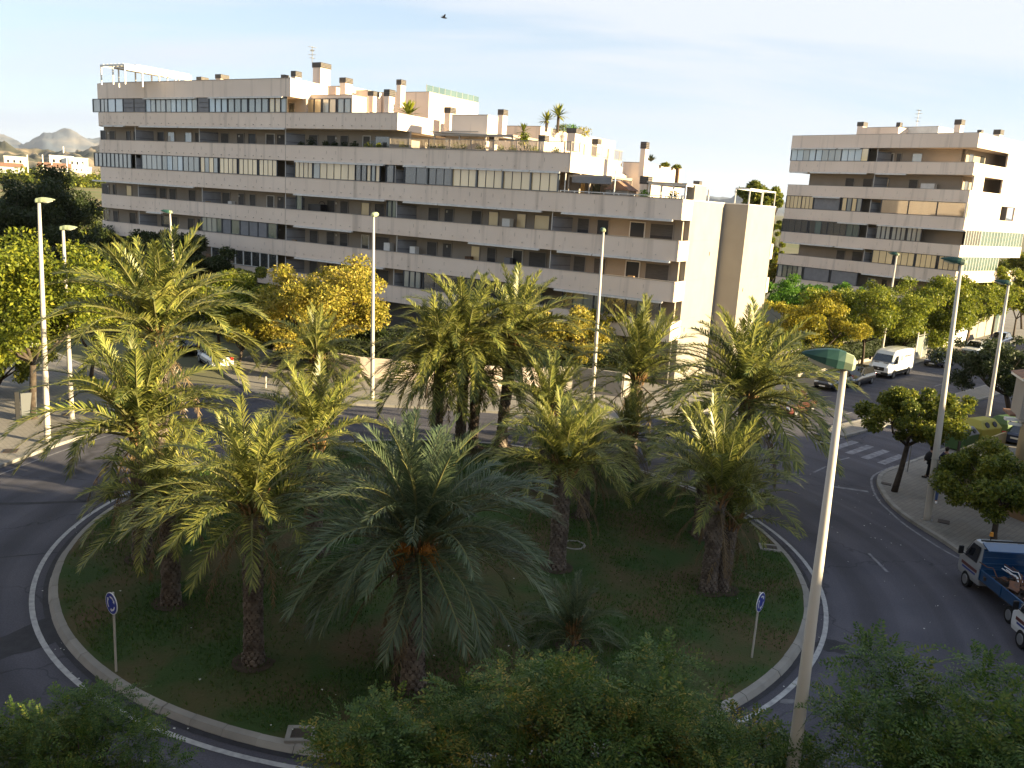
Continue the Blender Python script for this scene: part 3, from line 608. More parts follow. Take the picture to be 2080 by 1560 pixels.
# storey 4
for p in [(208,222,'door'),(230,236,'darkopen'),(257,268,'g_gold'),(325,338,'door'),(345,358,'door'),(384,398,'door'),(452,468,'door'),(485,497,'door'),(508,520,'door'),(564,578,'door'),(665,681,'door'),(692,708,'door'),(734,751,'g_gold'),(762,782,'door'),(871,892,'door'),(904,922,'door'),(959,979,'door'),(993,1013,'g_gold'),(1050,1069,'g_gold'),(1086,1117,'g_gold'),(1214,1238,'darkopen')]: dr(4,*p)
dr(4,543,557,'door','white'); dr(4,1174,1198,'door','half'); dr(4,1281,1311,'darkopen','white'); dr(4,1322,1369,'door','half')
for px in (281,411,580,806,1122): dv(4,px,0)
gz(4,602,614,1,'g_green'); gz(4,784,803,2,'g_green',y=.3)
part('cabinet',M['darkopen'],A.e,(X(4,632),1.0,T[4]-.2),(1.6,.9,1.7)); part('cabinet',M['white'],A.e,(X(4,1031,1.),1.1,T[4]-.2),(.75,.6,1.7))
# storey 5
for p in [(212,223,'g_dark'),(231,241,'door'),(264,277,'darkopen'),(328,345,'g_dark'),(350,362,'door'),(382,395,'darkopen'),(402,409,'darkopen'),(630,646,'door'),(762,791,'door'),(868,888,'door'),(900,918,'door'),(957,975,'g_gold'),(1075,1110,'door'),(1166,1190,'door'),(1207,1231,'door'),(1312,1360,'door')]: dr(5,*p)
dr(5,664,680,'door','half'); dr(5,691,707,'door','half'); dr(5,735,750,'g_dark','white'); dr(5,990,1008,'door','half'); dr(5,1042,1062,'darkopen','white'); dr(5,1272,1300,'darkopen','white')
gz(5,410,451,4,['g_green','g_curtain'],posts=4); gz(5,452,543,5,['screen','g_green','screen']); gz(5,544,563,1,'g_green')
for px in (283,581,806,1118): dv(5,px,0)
part('refrigerator',M['white'],A.e,(X(5,790,.9),.9,T[5]-.2),(.7,.6,1.8)); part('refrigerator',M['white'],A.e,(X(5,842,.9),.9,T[5]-.25),(.6,.6,1.7))
# storey 6
gz(6,430,563,8,'g_dark',frame='white'); 
for p in [(629,645,'door'),(664,680,'darkopen'),(691,707,'darkopen'),(735,752,'g_dark'),(765,790,'door')]: dr(6,*p)
dv(6,580,0); dv(6,800,0); gz(6,820,855,3,['g_green','g_curtain']); gz(6,1143,1340,9,['g_dark','g_dark','g_green'],posts=3); gz(6,860,1100,10,['g_dark'],posts=3)
for k,a,b_ in ((2,212,232),(2,234,253),(2,285,364),(2,366,405),(2,405,500),(2,455,510),(2,510,580),(4,190,268),(4,268,395),(5,300,330),(5,598,716),(4,598,782),(3,600,780),(3,820,865),(3,867,915),(3,917,968),(3,970,1020),(3,1022,1075),(3,1077,1137),(4,820,890),(4,892,952),(4,952,1010),(4,1011,1100),(5,952,1095),(4,1141,1210),(4,1211,1288),(4,1289,1366),(5,1132,1202),(5,1204,1280),(5,1281,1360),(6,1126,1195),(6,1196,1270),(6,1271,1345),(6,600,660),(6,660,780),(1,293,360),(1,358,398),(1,425,575)):
    awning(A,X(k,a,-.1),X(k,b_,-.1),gap(k)[1]-.06)
for k in (2,4,5):
    for j in range(7): part('wall_lamp',M['white'],A.e,(X(k,[212,300,415,478,560,675,900][j]+9,BW),BW-.06,T[k]+.85),(.12,.1,.18))
for xx,yy,z in ((X1+.03,ENDD+1.2,4.4),(X1+.03,ENDD+5.2,10.2),(X2+.03,yA+1.2,7.3),(X2+.03,yA+5.0,3.2)): part('vent_grille',M['joint'],A.e,(xx,yy,z),(.05,.35,.3))
rk=random.Random(21)
for k in (2,4,5,6):
    for j in range(9):
        px=rk.choice([300,345,430,470,530,610,700,770,850,940,1030,1100,1200,1300]); x_=X(k,min(px+rk.uniform(-12,12),820 if k==2 else 1340),1.2); t_=rk.choice(['ac','chair','cloth','pot'])
        if t_=='ac': part('air_conditioner',M['white'],A.e,(x_,BW-.2,T[k]-.35),(.8,.32,.55))
        elif t_=='cloth': part('hanging_cloth',M[rk.choice(['awning','p_red','cloth_navy','screen','yellow'])],A.e,(x_,.9,T[k]+.35),(rk.uniform(.3,.8),.03,.6))
        elif t_=='pot': MB().box((x_,.45,T[k]-.02),(.5,.22,.25)).obj('planter',M['brownwall'],A.e)
        else: part('cupboard',M[rk.choice(['wood','screen','white'])],A.e,(x_,BW-.3,T[k]-.3),(.6,.45,rk.uniform(.9,1.5)))
# rooftop volumes: rb(corner px of top front right, its height, bottom height, px of left end, px of far end)
def PY(B,x,y,yl):
    d=ray(x,y); return CAM+d*(((B.wp(0,yl,0)-CAM)@B.Y)/(d@B.Y))
def rb(name,x,y,zt,zb,xl,xf,mt='cream',end='cream'):
    c=A.at(x,y,zt)
    if c[1]<2.7: c=A.inv(PY(A,x,y,2.7)); zt=c[2]
    xl_=A.lx(xl,y,c[1]); yf=A.ly(xf,y+(xf-x)*.19,c[0]); yf=min(max(yf,c[1]+.5),c[1]+16)
    o=A.box(name,mt,xl_,c[0],c[1],yf,zb,zt); A.box('coping','joint',xl_-.03,c[0]+.03,c[1]-.03,yf+.03,zt+.002,zt+.05); return c,xl_,yf
c,xl_,yf=rb('penthouse',716,193,21.85,19.3,588,745); _z=c[2]-1.75
glazing(A,A.lx(624,208,c[1]-.05),A.lx(653,208,c[1]-.05),_z,_z+1.45,2,'g_gold',y=c[1]-.06); glazing(A,A.lx(655,208,c[1]-.05),A.lx(683,208,c[1]-.05),_z,_z+1.45,2,['g_gold','g_curtain'],y=c[1]-.06); glazing(A,A.lx(686,208,c[1]-.05),A.lx(713,208,c[1]-.05),_z,_z+1.45,2,'g_curtain',y=c[1]-.06)
rb('stair_house',705,175,24.1,21.9,650,745); rb('roof_volume',872,187,23.4,17.,762,972); rb('roof_volume',748,184,23.3,20,723,775)
rb('roof_volume',991,234,20.35,17,918,1012); rb('roof_volume',1098,257,20.2,13.2,994,1250); rb('roof_volume',971,268,18.9,16.3,905,992)
rb('roof_volume',1308,331,17.3,13.2,1266,1388); rb('roof_volume',1250,285,19.,17,1212,1290) if False else None
rb('terrace_wall',1240,303,17.9,16.2,1165,1262) if False else None
A.box('floor_deck','joint',xe[2]-26,xe[2]-.2,.2,13,T[2]-1.04,T[2]-1.0); A.box('floor_deck','joint',-14,-.2,.2,13,T[3]-1.04,T[3]-1.0)
# chimneys
def PY(B,x,y,yl):
    d=ray(x,y); return CAM+d*(((B.wp(0,yl,0)-CAM)@B.Y)/(d@B.Y))
def chimney(B,x,yt,yb,w,zb,capf=.3,yl=None,sh='cream'):
    P=G(x,yb,zb) if yl is None else PY(B,x,yb,yl); zb=P[2]; k=dist(P)/FPX; hgt=(yb-yt)*k; q=B.inv(P); wd=w*k*.62
    e=part('chimney',M[sh],B.e,(q[0],q[1]+.9,zb+hgt*(1-capf)/2-.6),(wd*.8,wd*1.1,hgt*(1-capf)+1.2))
    ce=bpy.data.objects.new('chimney_cap',MB().box((0,0,0),(1,1,1)).mesh('chimney_cap',M['cap'])); 
    link(ce,B.e); ce.location=(q[0],q[1]+.9,zb+hgt*(1-capf/2)); ce.scale=(wd*.95,wd*1.15,hgt*capf)
    for s_ in (.25,.5,.75): part('louvre',M['joint'],B.e,(q[0],q[1]+.9,zb+hgt*(1-capf)+hgt*capf*s_),(wd*.98,wd*1.18,.015))
for a in [(640,128,166,42,0,.26,5.0),(690,157,174,30,0,.6,5.0),(588,143,156,24,0,.85,2.0),(565,150,158,18,0,.9,2.0),(437,150,160,30,0,.85,1.6),(397,155,163,26,0,.85,1.6),(802,161,190,22,0,.36,6.0),(777,182,229,26,0,.28,1.2),(746,184,200,26,0,.6,5.0),(1009,222,256,24,0,.32,7.0),(1298,288,328,22,0,.34,6.0),(1300,358,397,32,0,.4,1.0),(902,217,236,28,0,.6,5.0),(1156,260,276,38,0,.6,6.0),(1202,281,294,24,0,.8,7.0),(1092,274,304,26,0,.4,1.2),(990,277,300,22,0,.42,1.2),(1408,367,380,22,0,.8,5.0)]: chimney(A,*a)
# slim dark flue on the right roof volume, aerials
def stick(B,x,y0,y1,z0,w=.05,mt='metal',name='flue'):
    P=G(x,y1,z0); k=dist(P)/FPX; q=B.inv(P); return part(name,M[mt],B.e,(q[0],q[1],z0+(y1-y0)*k/2),(w,w,(y1-y0)*k)),q,z0+(y1-y0)*k
_p=PY(A,1374,372,6.); _q=A.inv(_p); part('flue',M['wood'],A.e,(_q[0],_q[1],_q[2]+.5),(.25,.25,1.3)); 
def aerial(x,y0,y1,B,yl,label):
    P=PY(B,x,y1,yl); k=dist(P)/FPX; h=(y1-y0)*k; e=empty('rooftop_aerial',P,random.random(),label,'aerial'); b=MB().tube([(0,0,0),(0,0,h)],.035,6); b.obj('mast',M['metal'],e)
    for i,(z,l) in enumerate([(h*.95,.9),(h*.75,1.1),(h*.5,.8),(h*.3,.6)]):
        c=MB(); an=i*1.1; dx_,dy_=math.cos(an),math.sin(an); c.tube([(-dx_*l/2,-dy_*l/2,z),(dx_*l/2,dy_*l/2,z)],.02,5)
        for t in (-.45,-.25,0,.2,.4): c.tube([(dx_*l*t-dy_*.2,dy_*l*t+dx_*.2,z),(dx_*l*t+dy_*.2,dy_*l*t-dx_*.2,z)],.015,4)
        c.obj('antenna',M['metal'],e)
aerial(634,96,128,A,5.9,'thin television aerial on the tall chimney of the long apartment building')
# white roof pergola left
def frame_box(name,label,cat,B,x0,x1,y0,y1,z0,z1,nx,ny,w=.1,mt='white',slats=0,parent=True):
    e=empty(name,B.wp(0,0,0),B.rz,label,cat)
    for i in range(nx+1):
        for j in (0,ny):
            part('post',M[mt],e,(x0+(x1-x0)*i/nx,y0+(y1-y0)*j/ny,(z0+z1)/2),(w,w,z1-z0))
    for j in range(1,ny):
        for i in (0,nx): part('post',M[mt],e,(x0+(x1-x0)*i/nx,y0+(y1-y0)*j/ny,(z0+z1)/2),(w,w,z1-z0))
    for yy in (y0,y1): part('beam',M[mt],e,((x0+x1)/2,yy,z1),(x1-x0+w,w,w*1.6))
    for xx in (x0,x1): part('beam',M[mt],e,(xx,(y0+y1)/2,z1+.005),(w,y1-y0,w*1.6))
    for i in range(slats): part('slat',M[mt],e,(x0+(x1-x0)*(i+.5)/slats,(y0+y1)/2,z1+w),(.07,y1-y0,.05))
    return e
q0=A.at(206,160,23.2); q1=A.at(272,156,23.2)
_pg=frame_box('roof_pergola','white roof pergola on the left end of the long apartment building','pergola',A,q0[0],q0[0]+4,q0[1],q0[1]+8,22.6,24.5,2,4,.12,slats=6); part('roof_sheet',M['white'],_pg,(q0[0]+2,q0[1]+4.6,24.68),(4,6.4,.08)); part('side_screen',M['white'],_pg,(q0[0]+4,q0[1]+4,24.2),(.05,7.8,.35))
e=frame_box('terrace_awning','striped cloth pergola on steel posts over the planted middle terrace','pergola',A,A.lx(882,300,1.2),A.lx(1040,300,1.2)+.0,1.2,5.2,16.2,18.6,3,2,.12,'rail'); part('cloth',M['awning'],e,((A.lx(882,300,1.2)+A.lx(985,300,1.2))/2,3.4,18.75),(A.lx(985,300,1.2)-A.lx(882,300,1.2)+1,4.6,.06),ry=.03)
e=frame_box('terrace_pergola','low white glazed pergola on the right end terrace','pergola',A,A.lx(1318,385,1.0),A.lx(1392,395,1.0),1.0,6,13.2,15.3,3,2,.09,'white'); part('roof_sheet',M['awning'],e,((A.lx(1318,385,1.)+A.lx(1392,395,1.))/2,3.5,15.42),(A.lx(1392,395,1.)-A.lx(1318,385,1.)+.3,5.3,.07))
e=frame_box('terrace_pergola','grey blue awning frame on the terrace right of the amber windows','pergola',A,xe[2]-.3,A.lx(1242,380,.6),.5,4.2,13.2,15.6,2,2,.09,'rail'); part('cloth',M['screen'],e,((xe[2]+A.lx(1242,380,.6))/2,.5,15.35),(A.lx(1242,380,.6)-xe[2],.1,.5))
part('roof_sheet',M['screen'],e,((xe[2]+A.lx(1242,380,.6))/2,2.4,15.7),(A.lx(1242,380,.6)-xe[2],3.8,.06))
A.box('terrace_wall','stone',xe[2]-1,A.lx(1262,380,4.6),4.6,4.8,13.2,15.5); 
for a,b_,m_ in ((1150,1165,'g_dark'),(1178,1190,'g_gold'),(1204,1222,'g_green')): door(A,A.lx(a,378,4.6),A.lx(b_,378,4.6),4.55,13.2,15.2,m_)
q0=A.at(1415,382,14.6); frame_box('terrace_pergola','flat grey awning frame at the far right corner terrace','pergola',A,.6,X2-.1,yA+.3,YF-.3,14.2,15.5,1,2,.07,'white')
A.box('terrace_wall','stone',A.lx(1396,380,2.4),A.lx(1412,380,2.4),2.4,5,14.2,15.4)
# garden playhouse
xp=A.lx(1265,390,1.6); e=empty('playhouse',A.wp(xp,1.3,13.25),A.rz,'small beige garden playhouse on the right end terrace','playhouse')
MB().box((0,0,.75),(1.9,1.5,1.5)).obj('body',M['stone'],e); MB().add([(-1.1,-.9,1.45),(1.1,-.9,1.45),(0,-.9,2.15),(-1.1,.9,1.45),(1.1,.9,1.45),(0,.9,2.15)],[(0,1,2),(5,4,3),(0,3,4,1),(1,4,5,2),(0,2,5,3)]).obj('roof',M['tile'],e); w=part('window',M['white'],e,(-.45,-.76,.75),(.5,.04,.6)); 
for a in (-.12,.12): part('pane',M['darkopen'],e,(-.45+a,-.79,.75),(.19,.02,.5))
# railings on the terraces
def railing(B,pts,z,h,label,step=.14,mt='rail',post=2.2):
    e=empty('terrace_railing',B.wp(0,0,0),B.rz,label,'railing'); bars=MB()
    for (x0,y0),(x1,y1) in zip(pts[:-1],pts[1:]):
        Ln=math.hypot(x1-x0,y1-y0); a=math.atan2(y1-y0,x1-x0)
        part('handrail',M[mt],e,((x0+x1)/2,(y0+y1)/2,z+h),(Ln,.05,.05),rz=a); part('bottom_rail',M[mt],e,((x0+x1)/2,(y0+y1)/2,z+.06),(Ln,.04,.04),rz=a)
        n=int(Ln/step)
        for i in range(n): t=(i+.5)/n; bars.box((x0+(x1-x0)*t,y0+(y1-y0)*t,z+h/2),(.022,.022,h-.05))
        for i in range(int(Ln/post)+1): t=min(1,i*post/Ln); part('post',M[mt],e,(x0+(x1-x0)*t,y0+(y1-y0)*t,z+h/2),(.06,.06,h))
    o=bars.obj('baluster',M[mt],e); o['kind']='stuff'
xr0=A.lx(792,292,.1); yend=A.ly(1265,325,xe[2])
railing(A,[(xr0,.08),(xe[2]-.08,.08),(xe[2]-.08,yend)],T[2]+.02,.85,'slatted metal railing round the planted middle terrace')
e=empty('white_handrail',A.wp(0,0,0),A.rz,'low white handrail on the right end parapet','railing'); xq=A.lx(1140,372,.1)
part('handrail',M['white'],e,((xq-.05)/2,.05,T[3]+.16),(-xq,.06,.06))
for i in range(9): part('post',M['white'],e,(xq+(-xq-.1)*i/8,.05,T[3]+.09),(.07,.07,.16))
for px in (1148,1249): part('post',M['white'],e,(A.lx(px,370,.1),.1,T[3]+.9),(.07,.07,1.9))
# glass screen on the upper roof
c=A.at(866,190,23.4); e=empty('glass_windbreak',A.wp(0,0,0),A.rz,'row of clear glass windbreak panels on the upper roof edge','glass screen'); yf=A.ly(972,208,c[0])
for i in range(9):
    y0=c[1]+(yf-c[1])*i/9; part('pane',M['g_green'],e,(c[0],y0+(yf-c[1])/18,23.85),(.03,(yf-c[1])/9-.05,.8)); part('post',M['metal'],e,(c[0],y0,23.85),(.05,.05,.9))
# bicycle leaning on balcony wall
e=empty('bicycle',A.wp(X(4,654,1.4),1.4,T[4]-.9),A.rz+.25,'dark bicycle stood upright on a lower balcony of the long building','bicycle'); 
for z in (.45,1.5): MB().tube([(.33*math.cos(t*math.pi/9),0,z+.33*math.sin(t*math.pi/9)) for t in range(19)],.03,6,False).obj('wheel',M['black'],e)
MB().tube([(0,0,.45),(.3,0,.85),(.25,0,1.3),(0,0,1.5),(0,0,.95),(.3,0,.85)],.03,6).obj('frame',M['black'],e)

# ---- second building on the right
Bp=Bld('apartment_building',(48.9,97.4),-.69979,'cream balcony apartment building at the right edge of the picture','building')
T2=[23.6,20.47,17.5,14.52,11.5,8.62,5.6]; B2H=[1.55,1.35,1.35,1.35,1.3,1.35,1.3]
XL2=Bp.lx(1605,328)
xl2=[Bp.lx(1610,275),XL2,XL2+.1,XL2+.1,XL2,XL2,XL2]
xr2=[.0]*7
ROW2={1:300,2:355,3:410,4:460,5:510,6:560,7:590}
def XB(k,x,yl=.12): return Bp.lx(x,ROW2[k]+(x-1610)*[.01,.03,.05,.07,.09,.1,.12][k-1],yl)
for i in range(7):
    zt,h=T2[i],B2H[i]
    Bp.box('parapet','cream',xl2[i],0,0,.16,zt-h,zt); Bp.box('parapet_side','cream',xl2[i],xl2[i]+.16,.163,12,zt-h,zt); Bp.box('parapet_end','cream',-.16,0,.163,17,zt-h,zt); Bp.box('slab','cream',xl2[i]+.17,-.17,.17,15,zt-h+.01,zt-h+.27); Bp.box('coping','joint',xl2[i],.01,-.02,.2,zt+.002,zt+.04)
    if i: spouts(Bp,XL2,-.4,zt,1.55)
for k in range(1,8):
    z0=T2[k-1]-B2H[k-1]; zb=(T2[k]-1.05) if k<7 else .1
    xs={2:XB(2,1645,2),5:XB(5,1622,2)}.get(k,XL2+.4)
    Bp.box('wall','backwall',xs,XB(min(k,7),1955,2) if k<7 else -1.5,2.,2.25,zb,z0+.02); Bp.box('wall','backwall',-2.2,-2.0,2.26,16,zb,z0+.02); Bp.box('side_wall','backwall',xs,xs+.2,2.26,12,zb,z0+.02)
Bp.box('core','backwall',XL2+4.,-2.3,2.4,14,.1,T2[0]-1.0); Bp.box('roof','joint',XL2+.2,-.2,.2,15,T2[0]-.6,T2[0]-.5)
def g2(k,x0,x1,n,mt,**kw): return glazing(Bp,XB(k,x0),XB(k,x1),T2[k]+.01,T2[k-1]-B2H[k-1],n,mt,**kw)
def d2(k,x0,x1,mt='door',kind='plain'): zf=T2[k]-1. if k<7 else .2; return door(Bp,XB(k,x0,2),XB(k,x1,2),2.,zf,zf+2.1,mt,kind)
def v2(k,px): divider(Bp,XB(k,px,.2),XB(k,px,.2)+.8,T2[k]-.9 if k<7 else .2,T2[k-1]-B2H[k-1])
g2(1,1609,1766,12,['g_blue','g_gold','g_blue','g_curtain'],posts=4); v2(1,1784); d2(1,1797,1818,'door','white'); d2(1,1824,1834,'darkopen'); d2(1,1856,1876,'g_blue')
for p in ((1719,1737,'door'),(1755,1774,'darkopen'),(1792,1808,'g_dark'),(1848,1866,'door')): d2(2,*p)
v2(2,1776); part('cabinet',M['white'],Bp.e,(XB(2,1888,1.3),1.4,T2[2]-.2),(1.6,.6,1.7))
g2(3,1597,1652,7,'g_gold',posts=4); g2(3,1653,1706,1,'screen'); g2(3,1710,1750,4,['g_gold','g_curtain']); v2(3,1768); g2(3,1789,1964,3,['g_dark'],y=.14)
g2(4,1589,1640,4,'g_dark',posts=4); g2(4,1643,1745,8,['g_dark','g_green'],posts=3); v2(4,1761); g2(4,1780,1808,3,['g_curtain']); g2(4,1811,1839,3,'g_curtain'); g2(4,1842,1871,3,'g_curtain'); 
for p in ((1699,1716,'door'),(1731,1752,'door')): d2(5,*p)
v2(5,1754); 
for a,b_ in ((1771,1813),(1817,1856),(1859,1901),(1905,1948)): g2(5,a,b_,3 if a<1859 else 4,'g_gold',posts=4)
g2(6,1578,1628,5,['g_curtain','g_green']); g2(6,1631,1683,1,'screen'); g2(6,1686,1740,1,'screen'); d2(6,1762,1776,'g_blue','white'); d2(6,1790,1801,'darkopen'); d2(6,1817,1835,'door','half'); d2(7,1760,1790,'g_dark'); 
for k,a,b_ in ((1,1608,1700),(1,1703,1748),(2,1605,1640),(2,1645,1705),(2,1707,1760),(2,1777,1840),(4,1700,1760),(4,1780,1960),(5,1590,1690),(5,1694,1752),(6,1748,1935),(3,1650,1705)):
    awning(Bp,XB(k,a,-.1),XB(k,b_,-.1),T2[k-1]-B2H[k-1]-.06)
# openings and screens of the sunlit end face, y measured inward from the corner
def endx(k,y0,y1,mt,z0=None,z1=None,name='opening',x=.02):
    z0=z0 if z0 is not None else T2[k]+.01; z1=z1 if z1 is not None else T2[k-1]-B2H[k-1]
    return Bp.box(name,mt,x-.06,x,y0,y1,z0,z1)
for k in (2,3): 
    Bp.box('end_screen_wall','cream',-.2,-.01,.6 if k==2 else .0,3.2 if k==2 else 9.,T2[k],T2[k-1]-B2H[k-1]); 
Bp.box('end_screen_wall','cream',-.2,-.01,8.2,17,T2[2],T2[1]-B2H[1]); Bp.box('end_screen_wall','cream',-.2,-.01,8.5,17,T2[1],T2[0]-B2H[0]); Bp.box('end_screen_wall','cream',-.2,-.01,13,17,T2[3],T2[2]-B2H[2])
endx(3,.6,6.0,'awning',name='roller_screen',x=.05)
def gend(k,y0,y1,n,mt):
    z0=T2[k]+.01; z1=T2[k-1]-B2H[k-1]; w=MB(); 
    for i in range(n+1): w.box((-.1,y0+(y1-y0)*i/n,(z0+z1)/2),(.06,.06,z1-z0))
    o=w.obj('window',M['white'],Bp.e)
    for i in range(n): part('pane',M[mt],o,(-.11,y0+(y1-y0)*(i+.5)/n,(z0+z1)/2),(.02,(y1-y0)/n-.03,z1-z0))
gend(4,1.,5.,6,'g_dark'); gend(4,5.2,17,14,'g_green'); gend(5,.3,11,14,'g_green')
for k in (1,2,4): 
    for y0 in (3.6,6.5): part('pane',M['g_dark'],Bp.e,(-2.0,y0,T2[k]+.1),(.06,1.1,2.0))
# roof elements of second building
def rb2(x,y,zt,zb,xl,dep,mt='cream'):
    c=Bp.at(x,y,zt); x0=Bp.lx(xl,y,c[1]); Bp.box('stair_house',mt,x0,c[0],c[1],c[1]+dep,zb,zt); Bp.box('coping','joint',x0-.03,c[0]+.03,c[1]-.03,c[1]+dep,zt+.002,zt+.05)
rb2(1907,257,24.9,22.8,1826,5,'white'); rb2(1826,258,24.7,22.8,1752,5)
for a in [(1741,248,276,24,0,.3,3.0),(1818,248,262,14,0,.6,4.0),(1938,243,275,24,0,.32,3.0),(1983,263,273,14,0,.7,3.0),(2020,263,280,24,0,.55,10.0)]: chimney(Bp,*a)
aerial(1862,224,256,Bp,6.,'thin television aerial on the roof of the right apartment building')
# ---- the apartment row the photograph was taken from, and low houses to the right (out of frame; they shade and light the square)
O=Bld('apartment_building',(0,0),0,'cream apartment block behind the viewpoint, south of the roundabout','building')
nb=np.array([.40,.917,0]); tb=np.array([.917,-.40,0])
e=O.e; e.location=(-.6,-1.5,0); e.rotation_euler=(0,0,math.atan2(tb[1],tb[0]))
part('wall',M['ownwall'],e,(-22,-6,12.),(72,10,24))
for k in range(7):
    for i in range(12): part('window',M['g_dark'],e,(-55+i*5.6,-.98,2.2+3.1*k),(1.8,.06,1.5))
    part('balcony',M['white'],e,(-22,-.7,3.6+3.1*k),(70,.5,.9)) if k%2 else None
Q=empty('shading_apartment_block',(62,8,0),0,'unseen tall apartment block east of the roundabout, added and sized to shade it','building'); part('wall',M['ownwall'],Q,(0,-12.5,9.3),(34,30,18.6)); part('parapet',M['white'],Q,(0,-12.5,18.65),(34.3,30.3,.3)); part('wall',M['ownwall'],Q,(0,10,7.6),(33.8,14.9,15.2)); part('low_wing',M['ownwall'],Q,(0,24.7,5),(34,14,10))  # out-of-view block added as occluder; heights and wing set where its shade falls
for k in range(4):
    for i in range(7): part('window',M['g_dark'],Q,(-17.02,-24+i*6,2.2+3.4*k),(.06,1.8,1.5))
for i,(cx_,cy_,ln) in enumerate([(56,60,20),(72,77,20),(90,94,24),(108,112,24)]):
    Q=empty('terraced_house',(cx_,cy_,0),math.atan2(.72,.694),['low ochre house row beyond the right edge, first from the junction','low ochre house beyond the right edge, second along the avenue','low ochre house beyond the right edge, third along the avenue','low ochre house beyond the right edge, farthest along the avenue'][i],'house'); part('wall',M['house'],Q,(0,0,3.2),(ln,9,6.4)); part('roof',M['tile'],Q,(0,0,6.5),(ln+.4,9.4,.3))
# ------------------------------------------------------------------ palms
def frond_mesh(name,a0,bend,seed,mt='frond',npair=58,ll=.125,dry=False,wl=.0062):
    rg=random.Random(seed); n=15; P=[];T=[]; x=z=y=0.; side=rg.uniform(-.25,.25)
    for i in range(n):
        t=i/(n-1); a=a0-bend*t**1.35; P.append(np.array([x,y,z])); T.append(np.array([math.cos(a),side*t*.6,math.sin(a)]))
        x+=math.cos(a)/(n-1); z+=math.sin(a)/(n-1); y+=side*t*.6/(n-1)
    V=[];F=[];MI=[]
    # rachis
    for i in range(n):
        t=i/(n-1); w=.011*(1-t)**.8+.0015; lat=np.array([0,1,0]); up=np.cross(lat,T[i]); up=up/np.linalg.norm(up)*-1
        for q in (lat*w,up*w*.8,-lat*w,-up*w*.8): V.append(P[i]+q)
    for i in range(n-1):
        for k in range(4): F.append((i*4+k,i*4+(k+1)%4,i*4+4+(k+1)%4,i*4+4+k)); MI.append(1)
    for i in range(npair):
        t=.14+.86*(i+.5)/npair
        for sgn in (-1,1):
            if dry and rg.random()<.25: continue
            tt=min(.999,t+rg.uniform(-.006,.006)); j=tt*(n-1); j0=int(j); fr=j-j0; p=P[j0]*(1-fr)+P[j0+1]*fr if j0<n-1 else P[-1]; tg=T[j0]/np.linalg.norm(T[j0])
            lat=np.array([0,1.,0]); up=np.cross(tg,lat); up/=np.linalg.norm(up); up=up if up[2]>0 or abs(tg[2])>.9 else -up
            if np.dot(up,[math.sin(0)-0.,0,1])<0 and tg[2]<.9: up=-up
            ln=ll*(1.06-abs(2*t-1.0)**2.2*.62)*rg.uniform(.88,1.1)
            ang=R_(62-34*t+rg.uniform(-9,9)); vee=R_(rg.choice([20,38])+rg.uniform(-6,6)) if not dry else R_(-20+rg.uniform(-30,20))
            d=tg*math.cos(ang)+math.sin(ang)*(sgn*lat*math.cos(vee)+up*math.sin(vee)); d/=np.linalg.norm(d)
            wd=np.cross(d,up); wd=wd/np.linalg.norm(wd)*wl
            wd=wd*.75+tg*.002
            m_=p+d*ln*.5+np.array([0,0,-.004]); tip=p+d*ln+np.array([0,0,-.10*ln/.12*rg.uniform(.1,.35)])
            b=len(V); V+= [p-wd*.6,p+wd*.6,m_+wd,m_-wd,tip]; F+= [(b,b+1,b+2,b+3),(b+3,b+2,b+4)]; MI+=[0,0]
    me=bpy.data.meshes.new(name); me.from_pydata([tuple(v) for v in V],[],F); me.materials.append(M[mt]); me.materials.append(M['rachis' if not dry else 'frond_dry']); me.polygons.foreach_set('material_index',MI); me.update(); return me
CL=[(80,40),(64,80),(44,92),(20,86),(-6,62)]
FM={}
for mt in ('frond','frond_grey'):
    FM[mt]=[[frond_mesh('frond',R_(a),R_(b+s*8-8),i*10+s+(50 if mt=='frond' else 0),mt,npair=54 if mt=='frond' else 62,ll=.15 if mt=='frond' else .165,wl=.0076 if mt=='frond' else .0058) for s in range(3)] for i,(a,b) in enumerate(CL)]
DRY=[frond_mesh('dry_frond',R_(-35),R_(50),99+s,'frond_dry',40,.10,True) for s in range(2)]
boot=MB().add([(-.5,0,-.45),(.5,0,-.45),(.38,.5,.35),(-.38,.5,.35),(0,.0,.5),(0,.55,-.35)],[(0,1,5),(1,2,5),(2,3,5),(3,0,5),(2,4,3),(0,4,1),(0,3,4),(1,4,2)])
